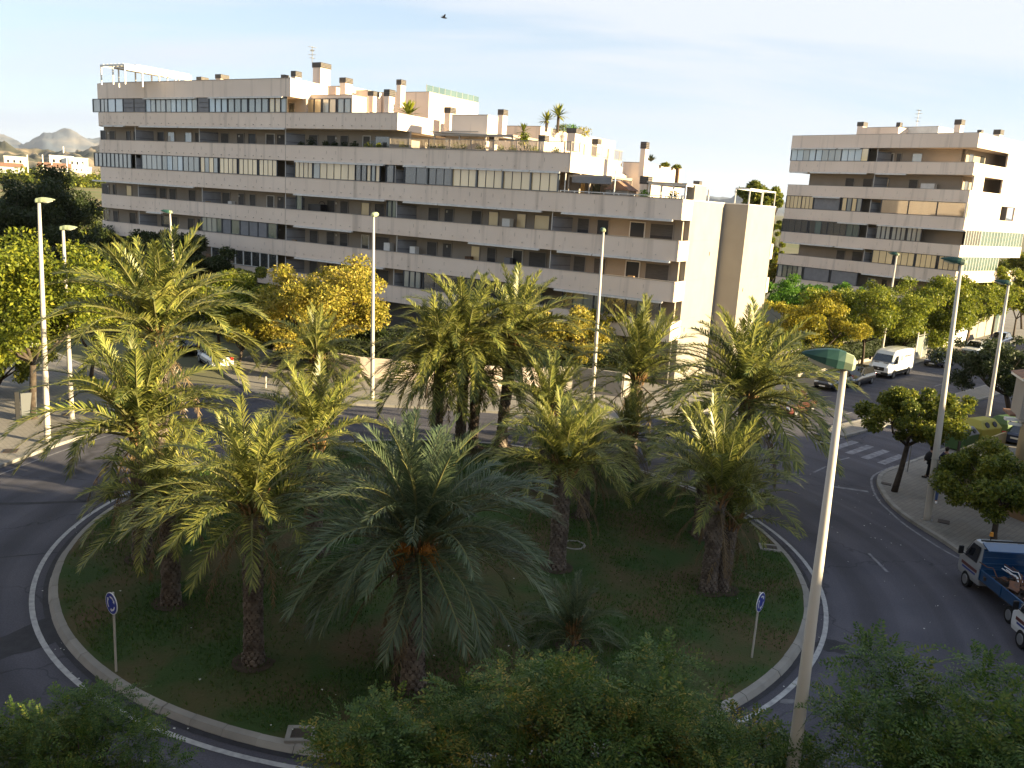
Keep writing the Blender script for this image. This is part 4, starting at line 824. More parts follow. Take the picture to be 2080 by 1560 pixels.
def palm(P,h,label,L=3.9,nf=54,r=.26,kind='frond',lean=(0,0),scale_top=1.,dry=5,fruit=False,seed=0,droop=0.,up=0.,group='date palms on the roundabout'):
    rg=random.Random(seed); gz_=float(np.interp(math.hypot(P[0]-CX,P[1]-CY),[0,4,9,12.5,13.75],[.45,.42,.34,.22,.17]))-.03
    e=empty('date_palm',(P[0],P[1],gz_),0,label,'palm tree',group); h=h-gz_; b=MB(); pts=[];rad=[]
    for i in range(9):
        t=i/8; pts.append((lean[0]*t*t,lean[1]*t*t,h*t)); rad.append(r*(1.28-.32*min(1,t*5)) if t<.25 else r*(.95+.12*math.sin(t*3)))
    b.tube(pts,rad,14).obj('trunk',M['palmtrunk'],e,smooth=True)
    bo=MB(); k=0; z=.05; ph=0
    while z<h*.99:
        t=z/h; rr=float(np.interp(t,[i/8 for i in range(9)],rad)); nn=11
        for i in range(nn):
            a=2*math.pi*(i+ph)/nn+rg.uniform(-.05,.05); s=.16*r/.26*rg.uniform(.8,1.2); cx_,cy_=lean[0]*t*t,lean[1]*t*t; out_=rg.uniform(.6,1.5)
            vs=[]
            for v in boot.v:
                x,y,zz_=v[0]*s*1.05,v[1]*s*.55*out_,v[2]*s; vs.append((cx_+(rr-.02+y)*math.cos(a)-x*math.sin(a),cy_+(rr-.02+y)*math.sin(a)+x*math.cos(a),z+zz_))
            bo.add(vs,boot.f)
        ph+=.5; z+=.125*r/.26
    bo.obj('leaf_bases',M['boot'],e)['kind']='stuff'
    fb=MB()
    for i in range(26):
        a=i*2.4; t=i/26; q=Vector((math.cos(a),math.sin(a),0)); base=Vector((lean[0],lean[1],h-.35+.55*t)); fb.tube([base+q*(r*.9-.1*t),base+q*(r*1.25)+Vector((0,0,.28)),base+q*(r*1.9)+Vector((0,0,.62))],[.05,.035,.02],4)
    fb.obj('cut_leaf_stubs',M['boot_fresh'],e)
    nf=int(nf*1.2)
    for i in range(nf):
        t=i/nf; a=i*2.39996+rg.uniform(-.2,.2); c=min(4,max(0,int(t**.9*5*(.9+droop)-up))); ms=FM[kind][c]
        me=ms[rg.randrange(3)]
        o=bpy.data.objects.new('frond',me); link(o,e); s=L*(.80+.22*math.sin(min(1,t*1.8)*math.pi/2))*rg.uniform(.9,1.08)*scale_top
        o.scale=(s,s*rg.choice([-1,1]),s); o.location=(lean[0]+math.cos(a)*.08,lean[1]+math.sin(a)*.08,h+.35-.45*t); o.rotation_euler=(rg.uniform(-.25,.25),rg.uniform(-.16,.16),a)
    for i in range(dry):
        a=rg.uniform(0,6.28); o=bpy.data.objects.new('dry_frond',DRY[i%2]); link(o,e); o.scale=(L*.8,)*3; o.location=(lean[0],lean[1],h-.15); o.rotation_euler=(rg.uniform(-.2,.2),0,a)
    if fruit:
        for a in fruit:
            st=MB(); c0=Vector((lean[0]+math.cos(a)*.25,lean[1]+math.sin(a)*.25,h+.1))
            for i in range(70):
                d=Vector((math.cos(a)*rg.uniform(.3,1)+rg.uniform(-.35,.35),math.sin(a)*rg.uniform(.3,1)+rg.uniform(-.35,.35),rg.uniform(.1,.7))); p1=c0+d*.45; p2=p1+Vector((d.x*.35,d.y*.35,-.32)); st.tube([c0+d*.15,p1,p2],[.012,.010,.006],3)
            st.obj('fruit_stalk',M['fruit'],e)
    return e
def PB(x,y): 
    P=G(x,y,.25); return P
PALMS=[ # base px, growing-point row, label, kwargs
 ((838,1392),1120,'big grey-green date palm with orange fruit stalks nearest the middle of the near kerb',dict(L=4.0,nf=62,kind='frond_grey',fruit=[-2.2,-1.0],seed=1,droop=-.06,r=.27)),
 ((822,1335),1160,'second date palm trunk standing just behind the big fruiting palm',dict(L=2.4,nf=16,kind='frond_grey',seed=2,droop=.4,r=.24)),
 ((515,1345),1040,'dark date palm with a straight bare trunk nearest the left end of the near kerb',dict(L=3.3,nf=42,seed=3,r=.24,droop=-.1)),
 ((348,1225),1030,'short date palm with drooping fronds behind the left roundabout sign',dict(L=2.9,nf=36,seed=4,r=.25,droop=-.05)),
 ((290,1135),885,'wide sunlit date palm at the left kerb, its fronds reaching over the road',dict(L=4.1,nf=52,seed=5,r=.27,dry=4,droop=-.1)),
 ((330,1010),690,'tallest date palm of the left group, crown against the dark trees',dict(L=4.8,nf=50,seed=6,r=.27,up=.5)),
 ((640,905),735,'date palm in front of the golden tree left of the middle lamp',dict(L=3.2,nf=56,seed=7,r=.25,droop=.12,dry=6)),
 ((638,1130),905,'date palm with upright fronds in the middle left of the lawn',dict(L=3.2,nf=42,seed=8,r=.25,up=.5)),
 ((885,917),740,'left palm of the dense central back group',dict(L=4.1,nf=60,seed=9,r=.25,droop=.15,dry=5)),
 ((934,912),705,'tallest palm of the central back group, sunlit on its right',dict(L=4.6,nf=64,seed=10,r=.25,droop=.12)),
 ((960,908),760,'dark trunked palm tucked between the central back palms',dict(L=3.2,nf=30,seed=11,r=.24,droop=.3)),
 ((1018,903),700,'right palm of the central back group with golden arching fronds',dict(L=4.7,nf=56,seed=12,r=.26,droop=.1,lean=(.4,.2))),
 ((1280,935),772,'palm with stiff upright fronds below the blank end wall of the long building',dict(L=4.2,nf=46,seed=13,r=.27,up=.9,dry=6)),
 ((1130,1160),965,'dark green date palm with thick clean trunk in the right half of the lawn',dict(L=3.2,nf=46,seed=14,r=.27,up=.2,droop=-.25)),
 ((1183,1055),930,'small date palm with shaggy trunk behind the clean trunked right palm',dict(L=2.7,nf=34,seed=15,r=.22)),
 ((1103,1000),850,'half hidden date palm at the back of the lawn right of centre',dict(L=3.2,nf=44,seed=16,r=.27,up=.4)),
 ((1492,1020),815,'very wide golden-green date palm left of the near lamp head',dict(L=5.1,nf=66,seed=17,r=.27,droop=.05,dry=5)),
 ((1438,1200),1015,'front palm of the twin trunks at the right side of the lawn',dict(L=3.3,nf=36,seed=18,r=.25,droop=-.38,up=.2)),
 ((1466,1198),1075,'rear palm of the twin trunks at the right side, shaggy low fronds',dict(L=2.7,nf=20,seed=19,r=.22,droop=-.3,lean=(.15,.3),dry=6)),
 ((1420,1090),945,'stout date palm behind the twin trunks on the right',dict(L=3.1,nf=40,seed=20,r=.27)),
 ((1267,972),890,'short stubby date palm at the back right edge of the lawn',dict(L=2.8,nf=34,seed=21,r=.3)),
 ((1162,1312),1300,'young trunkless date palm in the near right lawn',dict(L=1.9,nf=30,kind='frond_grey',seed=22,r=.14,up=.6,dry=0)),
]
for (b_,yc,lb,kw) in PALMS:
    P=PB(*b_); h=zat(P,yc) if b_!=(1162,1312) else .55
    palm(P,h,lb,**kw)
    # bare earth ring at the foot
    ring('bare_soil',.05,.62,float(np.interp(math.hypot(P[0]-CX,P[1]-CY),[0,4,9,12.5,13.75],[.45,.42,.34,.22,.17]))+.012,'soil',n=14,cx=P[0],cy=P[1])

# ------------------------------------------------------------------ broadleaf trees
def leaf_cloud(centers,radii,n,size,asp=.5,flat=.75,seed=0,droop=.25,shell=.45):
    """n leaf-sprig quads (folded, 2 tris) spread in clumps"""
    rg=np.random.default_rng(seed); C=np.array(centers); Rr=np.array(radii); w=Rr**2; w=w/w.sum(); k=rg.choice(len(C),n,p=w)
    d=rg.normal(size=(n,3)); d/=np.linalg.norm(d,axis=1)[:,None]; rr=rg.uniform(0,1,n)**shell; p=C[k]+d*rr[:,None]*Rr[k][:,None]*np.array([1,1,flat])
    # leaf axis: outward + random
    a=d*.8+rg.normal(size=(n,3))*.7; a[:,2]-=droop; a/=np.linalg.norm(a,axis=1)[:,None]
    nn=rg.normal(size=(n,3))*.6+np.array([0,0,1.]); s=np.cross(a,nn); s/=np.linalg.norm(s,axis=1)[:,None]
    sz=size*rg.uniform(.6,1.3,n)[:,None]
    V=np.stack([p-a*sz*.5,p+s*sz*asp*.5+np.cross(s,a)*sz*.08,p+a*sz*.5,p-s*sz*asp*.5+np.cross(s,a)*sz*.08],1)
    return V
def pinnate_cloud(centers,radii,n,size,seed=0,flat=.7,pairs=8,shell=.4):
    rg=np.random.default_rng(seed); C=np.array(centers); Rr=np.array(radii); w=Rr**2; w=w/w.sum(); k=rg.choice(len(C),n,p=w)
    d=rg.normal(size=(n,3)); d[:,2]=np.abs(d[:,2])*.9-.2; d/=np.linalg.norm(d,axis=1)[:,None]; rr=rg.uniform(0,1,n)**shell; p=C[k]+d*rr[:,None]*Rr[k][:,None]*np.array([1,1,flat])
    a=d*np.array([1,1,.4])+rg.normal(size=(n,3))*.55; a[:,2]+=.12; a/=np.linalg.norm(a,axis=1)[:,None]
    nn=rg.normal(size=(n,3))*.35+np.array([0,0,1.]); s=np.cross(a,nn); s/=np.linalg.norm(s,axis=1)[:,None]; u=np.cross(s,a)
    L_=size*rg.uniform(.6,1.25,n); out_=[]
    for i in range(pairs):
        t=(i+.6)/pairs; q=p+a*(L_*t)[:,None]-np.array([0,0,1.])*(L_*.28*t*t)[:,None]; ln=L_*.20*(1-.5*abs(2*t-.9)); wd=L_*.042
        for sg in (-1,1):
            dl=s*sg*.9+a*.42+u*.1+rg.normal(size=(n,3))*.12; V=np.stack([q,q+dl*(ln*.5)[:,None]+a*wd[:,None],q+dl*ln[:,None]-u*(ln*.15)[:,None],q+dl*(ln*.5)[:,None]-a*wd[:,None]],1); out_.append(V)
    return np.concatenate(out_)
def limbs(base,ctr,rx,rz,nb,r0,seed,fork=.45):
    rg=random.Random(seed); b=MB(); f=Vector(base).lerp(Vector(ctr),fork); f.z=base[2]+(ctr[2]-rz*.9-base[2])*.85; tips=[]
    b.tube([base,Vector(base).lerp(f,.5)+Vector((rg.uniform(-.12,.12),rg.uniform(-.12,.12),0)),f],[r0*1.15,r0*.9,r0*.8],9)
    for i in range(nb):
        a=2*math.pi*i/nb+rg.uniform(-.3,.3); q=Vector(ctr)+Vector((math.cos(a)*rx*.55,math.sin(a)*rx*.55,rg.uniform(-.35,.25)*rz)); m1=f.lerp(q,.5)+Vector((rg.uniform(-.3,.3),rg.uniform(-.3,.3),-.12*rz)); b.tube([f,m1,q],[r0*.55,r0*.38,r0*.16],7); tips.append(q)
        for j in range(3):
            q2=q+Vector((rg.uniform(-1,1)*rx*.4,rg.uniform(-1,1)*rx*.4,rg.uniform(.0,.6)*rz)); b.tube([m1.lerp(q,.5),m1.lerp(q2,.7),q2],[r0*.22,r0*.14,r0*.05],5); tips.append(q2)
    return b,tips
def tree(name,label,base,ctr,rx,rz,mt,n=5200,size=.24,group=None,seed=0,nb=6,r0=.13,nc=26,pin=False,ry=None,shell=.5,asp=.5,cat='tree'):
    n=int(n*(1 if pin else 2.4)); ry=ry or rx; rg=np.random.default_rng(seed+100); base=np.array(base,float); ctr=np.array(ctr,float); e=empty(name,base,0,label,cat,group)
    c=ctr-base; lb,tips=limbs((0,0,0),tuple(c),rx,rz,nb,r0,seed); lb.obj('trunk',M['trunk'],e,smooth=True)
    cs=[];rs=[]
    for i in range(int(nc*1.6)):
        d=rg.normal(size=3); d/=np.linalg.norm(d); d[2]=d[2]*.9+.12; q=rg.uniform(.3,1.25)**.8; cs.append(c+d*q*np.array([rx,ry,rz])); rs.append(rg.uniform(.18,.36)*min(rx,rz*1.35))
    V=(pinnate_cloud if pin else leaf_cloud)(cs,rs,n,size,seed=seed,**({} if pin else dict(shell=shell,asp=asp))); m_=len(V)
    o=bpy.data.objects.new('crown',npmesh('crown',V.reshape(-1,3),np.arange(4*m_).reshape(-1,4),M[mt])); link(o,e); return e
def ptree(name,label,bpx,cpx,rxp,rzp,mt,dz=0,depth=None,**kw):
    """tree whose foot stands at image point bpx and whose crown is centred over cpx"""
    B0=G(*bpx); 
    zc=zat(B0,cpx[1]); C0=G(cpx[0],cpx[1],zc) if abs(zc-H)>1.5 else None
    if C0 is None or abs(C0[1]-B0[1])>4:
        d=ray(*cpx); C0=CAM+d*(B0[1]/d[1])
    k=dist(C0)/FPX; return tree(name,label,B0,C0,rxp*k*1.2,rzp*k*1.15,mt,**kw)
AVT='street trees along the avenue pavement'
ptree('street_tree','golden orange tree just above the near lamp head','' or (1668,748),(1655,662),92,44,'lf_orange',n=9000,size=.26,seed=1,group=AVT,nc=34)
ptree('street_tree','yellow-green tree behind the golden one, left of the thin far lamp',(1750,742),(1762,632),86,54,'lf_yellow',n=9000,size=.27,seed=2,group=AVT,nc=30)
ptree('street_tree','broad yellow-green tree above the white van',(1830,716),(1850,645),84,50,'lf_yellow',n=8000,size=.28,seed=3,group=AVT,nc=30)
ptree('street_tree','tree behind the dark parked car, its forked trunk leaning',(1903,722),(1912,622),54,42,'lf_yellow',n=5500,size=.3,seed=4,group=AVT)
ptree('street_tree','bushy yellow-green tree in front of the shop panels',(1958,714),(1982,615),46,40,'lf_yellow',n=5500,size=.3,seed=5,group=AVT)
ptree('street_tree','green tree just left of the farthest tall lamp',(2012,692),(2030,592),40,34,'lf_yellow',n=4500,size=.32,seed=6,group=AVT)
ptree('street_tree','tree at the right edge behind the farthest tall lamp',(2057,690),(2072,600),38,40,'lf_yellow',n=4500,size=.32,seed=7,group=AVT)
ptree('street_tree','dark tree top against the right building at the right edge',(2075,670),(2068,552),38,26,'lf_green',n=3500,size=.35,seed=8,group=AVT)
ptree('street_tree','dark green spreading tree with thick curved branches at the right edge',(2052,842),(2035,745),92,50,'lf_dark',n=9000,size=.22,seed=9,r0=.2,nc=34)
ptree('street_tree','leaning tree with a broad autumn crown on the right pavement corner',(1815,1003),(1868,842),84,46,'lf_green',n=11000,size=.19,seed=10,r0=.15,nc=38)
ptree('street_tree','near green tree at the right edge above the blue truck',(2017,1108),(2034,985),82,62,'lf_green',n=13000,size=.17,seed=11,r0=.14,nc=40)
# left and middle background
ptree('street_tree','large yellow-green tree behind the tall left lamp',(66,855),(70,618),140,100,'lf_yellow',n=15000,size=.24,seed=12,r0=.2,nc=48)
ptree('street_tree','small low green tree at the left edge over the tiled pavement',(-12,800),(18,722),62,44,'lf_green',n=6000,size=.2,seed=13)
ptree('street_tree','yellow-green tree behind the tall left palm',(185,770),(205,640),82,72,'lf_yellow',n=7500,size=.26,seed=14)
ptree('garden_tree','yellowing green tree right of the tall left palm',(445,740),(440,612),66,48,'lf_yellow',n=6500,size=.26,seed=15,nc=30)
ptree('garden_tree','green and gold tree left of the golden tree',(560,735),(548,640),66,58,'lf_yellow',n=7000,size=.26,seed=16,nc=30)
ptree('garden_tree','large golden autumn tree in front of the long building',(655,765),(650,625),102,74,'lf_gold',n=13000,size=.26,seed=17,nc=44,r0=.18)
ptree('garden_tree','golden green tree behind the central back palms',(1150,785),(1148,690),62,50,'lf_gold',n=6500,size=.24,seed=18)
ptree('garden_tree','small orange bush tree below the end wall of the long building',(1235,770),(1232,668),36,30,'lf_orange',n=3000,size=.22,seed=19)
ptree('garden_tree','small yellow tree at the foot of the blank end wall',(1350,745),(1345,672),34,26,'lf_gold',n=2600,size=.22,seed=38)
ptree('garden_tree','slim young tree with a thin bare trunk by the central pavement',(864,812),(864,718),26,24,'lf_green',n=1500,size=.2,seed=20,r0=.07)
ptree('garden_tree','brown leaved tree under the golden tree canopy by the brown wall',(480,760),(505,672),34,30,'lf_orange',n=2200,size=.22,seed=34)
def btree(label,px,py,depth,rxp,rzp,mt,n,size,seed,name='tree',group='dark trees behind the street, left',gz_=0,**kw):
    d=ray(px,py); C0=CAM+d*(depth/d[1]); k=dist(C0)/FPX; return tree(name,label,(C0[0],C0[1],gz_),C0,rxp*k,rzp*k,mt,n=n,size=size,seed=seed,group=group,**kw)
btree('tallest dark evergreen at the left beyond the yellow-green tree',105,432,118,92,66,'lf_dark',12000,.42,21,r0=.3,nc=44)
btree('dark evergreen at the left edge of the picture',0,450,112,80,62,'lf_dark',8000,.42,22,r0=.3,nc=36)
btree('broad dark tree under the left end of the long building',190,520,100,86,56,'lf_dark',9000,.36,23,r0=.25,nc=36)
btree('dark olive tree between the tall palm and the long building',290,520,86,88,46,'lf_dark',9000,.32,24,r0=.25,nc=36)
btree('dark olive tree right of the tall palm crown',395,535,84,72,44,'lf_dark',8000,.30,25,r0=.25,nc=32)
btree('green tree top between palm and golden tree',490,570,78,42,28,'lf_green',3500,.26,26,nc=20)
btree('dark garden tree behind the white low wall',720,690,66,60,36,'lf_dark',3500,.22,27)
btree('round leafy tree far behind the end wall of the long building',1545,400,150,36,28,'lf_green',4500,.5,28,group=None,nc=30)
btree('small far tree right of the round tree behind the end wall',1578,402,160,12,12,'lf_green',700,.5,29,group=None)
btree('tall narrow sunlit tree between the two apartment buildings',1577,500,135,20,74,'lf_yellow',4500,.4,30,group=None,nc=26)
btree('brown autumn tree low between the two apartment buildings',1572,555,125,14,24,'lf_orange',1500,.35,31,group=None)
btree('dark leafy garden tree left of the central back palms, behind the cream wall',800,705,64,46,34,'lf_dark',3500,.22,35,group=None)
btree('yellow-green garden tree between the tall left palm and the golden tree',500,640,74,58,46,'lf_yellow',5000,.25,36,group=None,nc=30)
btree('olive green garden tree low beside the golden tree',585,690,69,50,34,'lf_green',4000,.22,37,group=None)
G_='green garden trees between the two buildings'
btree('bright green tree nearest the blank end wall',1605,608,96,62,36,'lf_bright',6000,.26,32,group=G_,nc=30)
btree('bright green tree left of the yellow-green avenue trees',1690,615,98,62,34,'lf_bright',6000,.26,33,group=G_,nc=30)
# near trees below the camera: pinnate leaves
def ntree(label,px,py,z,rx,ry,rz,n,mt,seed,size=.5,nc=30):
    C0=G(px,py,z); return tree('roadside_tree',label,(C0[0],C0[1]-.3,.13),C0,rx,rz,mt,n=n,size=size,seed=seed,pin=True,ry=ry,nc=nc,r0=.10,nb=7,group='feathery trees under the viewpoint')
ntree('feathery dark green tree with yellow tufts at the middle of the bottom edge',1230,1515,5.0,2.2,1.5,1.1,3600,'lf_near2',41,nc=44)
ntree('lower feathery tree in the bottom centre overlapping the near kerb',860,1600,4.4,1.7,1.0,.9,2000,'lf_near2',42,nc=30)
ntree('feathery tree right of centre behind the near lamp pole',1500,1590,4.4,1.4,.9,.85,1300,'lf_near2',43,nc=24)
ntree('bright feathery tree in the bottom right corner',1965,1560,5.4,2.0,1.5,1.2,4200,'lf_near',44,nc=44)
ntree('small dense feathery tree in the bottom left corner',115,1560,3.7,1.6,1.2,.8,3200,'lf_near',45,size=.36,nc=36)

# ------------------------------------------------------------------ street lamps
def lamp(base,top,label,az,h=None,hood='lamp_green',back='lamp_pale',r0=.155,r1=.075,group='tall cream street lamps round the square',hs=1.):
    base=np.array(base,float); top=np.array(top,float); e=empty('street_lamp',base,0,label,'street lamp',group); v=top-base
    b=MB(); b.tube([tuple(v*t) for t in (0,.02,.5,1.)],[r0*1.02,r0,(r0+r1)/2*1.03,r1],14).obj('pole',M['pole'],e,smooth=True)
    MB().tube([tuple(v*.0),tuple(v*.004)],[r0*1.5,r0*1.4],14).obj('base_plate',M['metal'],e)
    MB().tube([tuple(v*.25),tuple(v*.2515)],[r0*.96+.012]*2,12).obj('collar',M['metal'],e)
    hd=bpy.data.objects.new('lamp_head',None); link(hd,e); hd.location=tuple(v); hd.rotation_euler=(0,R_(-4),az); hd.scale=(hs,hs*1.2,hs*(1.45 if hs<.8 else 1.1))
    def sect(x,w,zl,zt,c=.55): return [(x,-w,0+zl),(x,-w,zl+(zt-zl)*.45),(x,-w*c,zt*.96),(x,0,zt),(x,w*c,zt*.96),(x,w,zl+(zt-zl)*.45),(x,w,zl),(x,0,zl-.01)]
    MB().loft([sect(.02,.135,-.07,.165),sect(.16,.168,-.07,.185),sect(.38,.172,-.045,.172),sect(.62,.135,-.005,.130),sect(.80,.07,.03,.085),sect(.86,.015,.045,.06)]).obj('hood',M[hood],hd)
    MB().loft([sect(-.20,.085,-.05,.07),sect(-.14,.125,-.075,.13),sect(.018,.128,-.065,.158)]).obj('end_cap',M[back],hd)
    MB().loft([[(x,-w,z),(x,-w*.5,z-d_),(x,w*.5,z-d_),(x,w,z)] for x,w,z,d_ in ((.22,.13,-.052,.05),(.45,.15,-.03,.08),(.7,.09,0,.04))]).obj('glass',M['lamp_glass'],hd)
    MB().box((-.165,-.05,-.01),(.03,.07,.05)).obj('latch',M['black'],hd)
    return e
def lp(bx,tx,label,az,h=12.,**kw):
    B0=G(*bx,.13) if isinstance(bx,tuple) else bx; T0=G(tx[0],tx[1],h) if h>H+9 else None
    if T0 is None:
        z=zat(B0,tx[1]); d=ray(*tx); T0=CAM+d*(((B0[1])/d[1])); 
    return lamp(B0,T0,label,az,**kw)
_t=ray(1716,738); _t=CAM+_t*(12.4/_t[1]); _b=ray(1612,1545); _b=CAM+_b*(12.36/_b[1]); _b=_t+(_b-_t)*((.1-_t[2])/(_b[2]-_t[2]))
lamp(_b,_t,'near street lamp with a big green faceted head in the right foreground',R_(165),r0=.15,r1=.046,hs=.72)
lp((97,900),(79,408),'tallest left street lamp standing on the tiled pavement',R_(10),hood='lamp_pale',hs=.85)
lp((146,850),(128,464),'second left street lamp, shorter behind the palm fronds',R_(8),hood='lamp_pale',r0=.14,hs=.85)
lp((756,812),(759,437),'street lamp in front of the long building, left of the central palms',R_(80),hood='lamp_pale',r0=.14,hs=.9)
lp((1203,812),(1226,468),'street lamp in front of the long building, right of the central palms',R_(95),r0=.15,hs=.9)
lp((1883,1057),(1953,533),'tall lamp on the right pavement beside the pedestrians',R_(150),r0=.17)
lp((2001,883),(2049,576),'tall lamp by the containers near the right edge',R_(150),r0=.15)
lp((1789,728),(1822,517),'thin far lamp beside the white van',R_(150),r0=.13)
lp((360,660),(345,431),'far left street lamp in front of the lower balconies',R_(180),r0=.13,hs=1.)
lp((47,450),(32,377),'distant thin lamp over the dark trees at the left edge',R_(180),r0=.09,hs=.6)
# ------------------------------------------------------------------ signs
def ground_z(P): 
    r=math.hypot(P[0]-CX,P[1]-CY); return float(np.interp(r,[0,4,9,12.5,13.75],[.45,.42,.34,.22,.17])) if r<13.75 else .13
def rsign(bpx,tpx,label,face):
    P=G(*bpx,.2); P[2]=ground_z(P)-.02; h=zat(P,tpx)-P[2]; e=empty('roundabout_sign',P,0,label,'road sign','round blue roundabout signs'); r=.31
    MB().tube([(0,0,0),(0,0,h)],.032,10).obj('post',M['pole'],e); s=bpy.data.objects.new('sign_face',None)
    link(s,e); s.location=(.05*math.sin(face),-.05*math.cos(face),h-r); s.rotation_euler=(R_(90),0,face)   # local z -> facing
    MB().tube([(0,0,-.012),(0,0,.012)],r,32).obj('backing',M['sign_white'],s); MB().tube([(0,0,.012),(0,0,.016)],r*.93,32).obj('disc',M['blue_sign'],s)
    for k in range(3):
        b=MB(); a0=k*2.0944+.2; n=8; vs=[]
        for i in range(n+1):
            a=a0+1.25*i/n
            for q in (.52*r,.68*r): vs.append((q*math.cos(-a),q*math.sin(-a),.019))
        b.add(vs,[(2*i,2*i+1,2*i+3,2*i+2) for i in range(n)])
        a=a0+1.25; b.add([(.40*r*math.cos(-a),.40*r*math.sin(-a),.019),(.80*r*math.cos(-a),.80*r*math.sin(-a),.019),(.62*r*math.cos(-a-.42),.62*r*math.sin(-a-.42),.019)],[(0,1,2)]); b.obj('arrow',M['sign_white'],s)
rsign((236,1362),1203,'round blue roundabout sign with white arrows at the left of the lawn',R_(-38))
rsign((1527,1335),1203,'round blue roundabout sign with white arrows at the right of the lawn',R_(52))
P=G(1843,958,.13); e=empty('crossing_sign',P,0,'square blue and white crossing sign half hidden in the corner tree','road sign'); MB().tube([(0,0,0),(0,0,2.6)],.03,8).obj('post',M['metal'],e)
for a in (R_(-30),R_(60)):
    s=bpy.data.objects.new('sign_face',None); link(s,e); s.location=(0,0,2.5); s.rotation_euler=(0,0,a); part('panel',M['sign_white'],s,(0,-.04,0),(.62,.02,.62)); part('blue_panel',M['blue_sign'],s,(0,-.052,0),(.54,.012,.54)); MB().add([(-.2,-.062,-.2),(.2,-.062,-.2),(0,-.062,.2)],[(0,1,2)]).obj('triangle',M['sign_white'],s)
# information panel on the left pavement
P=G(56,852,.13); e=empty('information_panel',P,R_(38),'dark framed information panel on the left pavement','information panel'); part('post',M['black'],e,(-.45,0,.8),(.22,.16,1.6)); part('panel',M['alu'],e,(.1,0,.85),(.75,.10,1.3)); part('plinth',M['iron'],e,(0,0,.06),(1.0,.2,.12))
# bollards
for px,py,lb in ((540,788,'rightmost'),(500,800,'middle'),(462,806,'leftmost')):
    P=G(px,py,.13); e=empty('bollard',P,0,lb+' of three thin white bollards by the side street kerb','bollard','white bollards at the side street'); MB().tube([(0,0,0),(0,0,.75),(0,0,.8)],[.05,.05,.02],8).obj('post',M['pole'],e)
# ------------------------------------------------------------------ walls, fences, hedges
def wallrun(name,label,pts,h,t=.25,mt='stone',z0=.0,base=True,cat='wall'):
    e=empty(name,(0,0,z0),0,label,cat)
    for i,(p,q) in enumerate(zip(pts[:-1],pts[1:])):
        p,q=Vector(p),Vector(q); L_=(q-p).length; a=math.atan2(q.y-p.y,q.x-p.x); c=(p+q)/2
        part('wall_panel',M[mt],e,(c.x,c.y,h/2),(L_+.02,t,h),rz=a)
        if base: part('plinth',M['joint'],e,(c.x,c.y,.17),(L_+.06,t+.06,.34),rz=a)
    return e
wallrun('garden_wall','low cream garden wall behind the central palms, sunlit at the middle lamp',[(-13.6,62.2),(-11,60.9),(-6.3,60.4),(-1.4,60.6),(2.2,61.0)],1.75,mt='cream')
wallrun('garden_wall','cream corner garden wall behind the right central lamp',[(2.2,61.0),(4.4,61.6),(7.9,60.4),(9.1,62.6),(8.5,66)],1.9,mt='stone')
wallrun('boundary_wall','brown wall beside the side street behind the left palms',[(-30,86),(-21.5,74),(-17.5,66.5)],3.2,mt='brownwall')
wallrun('boundary_wall','ochre side street wall left of the golden tree',[(-44,80),(-36,86),(-30,86)],3.0,mt='brownwall')
def hedge(label,p,q,w,h,z0,mt,n,size,seed):
    p,q=Vector(p),Vector(q); k=max(3,int((q-p).length/ (w*.6))); cs=[]; 
    for i in range(k):
        c=p.lerp(q,i/(k-1)); 
        for zz_ in (h*.25,h*.7): cs.append((c.x,c.y,zz_))
    V=leaf_cloud(cs,[max(w*.6,h*.35)]*len(cs),n,size,seed=seed,shell=.4); m_=len(V); e=empty('hedge',(0,0,z0),0,label,'hedge')
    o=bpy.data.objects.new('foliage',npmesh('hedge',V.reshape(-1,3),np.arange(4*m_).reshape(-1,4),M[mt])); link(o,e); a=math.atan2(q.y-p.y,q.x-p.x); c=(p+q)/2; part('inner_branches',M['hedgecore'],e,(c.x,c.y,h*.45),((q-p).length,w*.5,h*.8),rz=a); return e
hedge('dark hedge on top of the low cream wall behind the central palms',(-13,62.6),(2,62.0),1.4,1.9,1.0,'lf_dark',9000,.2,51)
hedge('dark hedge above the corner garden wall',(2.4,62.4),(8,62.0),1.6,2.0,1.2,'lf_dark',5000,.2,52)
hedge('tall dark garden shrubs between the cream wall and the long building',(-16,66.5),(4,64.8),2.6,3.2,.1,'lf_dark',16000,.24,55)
hedge('dark shrubs at the foot of the long building behind the left palms',(-34,82),(-17,70),2.6,3.,.1,'lf_dark',12000,.26,56)
fa=np.array([24.,72.5]); fb=np.array([45.2,95.0]); fd=(fb-fa)/np.linalg.norm(fb-fa); fn=np.array([-fd[1],fd[0]])
hedge('dark clipped hedge behind the avenue pavement and the white van',tuple(fa+fn*.6),tuple(fb+fn*.6-fd*1),1.3,2.1,.1,'lf_dark',26000,.2,53)
hedge('yellow-green creeper over the slatted fence behind the avenue hedge',tuple(fa+fn*1.3),tuple(fb+fn*1.3-fd*1.5),1.0,1.1,2.1,'lf_yellow',5000,.22,54)
e=empty('slatted_fence',(0,0,0),0,'pale horizontal slat fence behind the dark avenue hedge','fence'); Lf=float(np.linalg.norm(fb-fa)); ang=math.atan2(fd[1],fd[0])
for i in range(14):
    c=fa+fd*(Lf*(i+.5)/14)+fn*1.9
    for k in range(6): part('slat',M['stone'],e,(c[0],c[1],1.7+.24*k),(Lf/14-.12,.05,.15),rz=ang)
    c=fa+fd*(Lf*i/14)+fn*1.9; part('post',M['white'],e,(c[0],c[1],1.6),(.1,.1,3.2))
e=empty('plant_bed_kerb',(0,0,.0),0,'low pale edging below the avenue hedge','edging'); c=(fa+fb)/2-fn*.35; part('edging',M['stone'],e,(c[0],c[1],.25),(Lf,.2,.34),rz=ang)
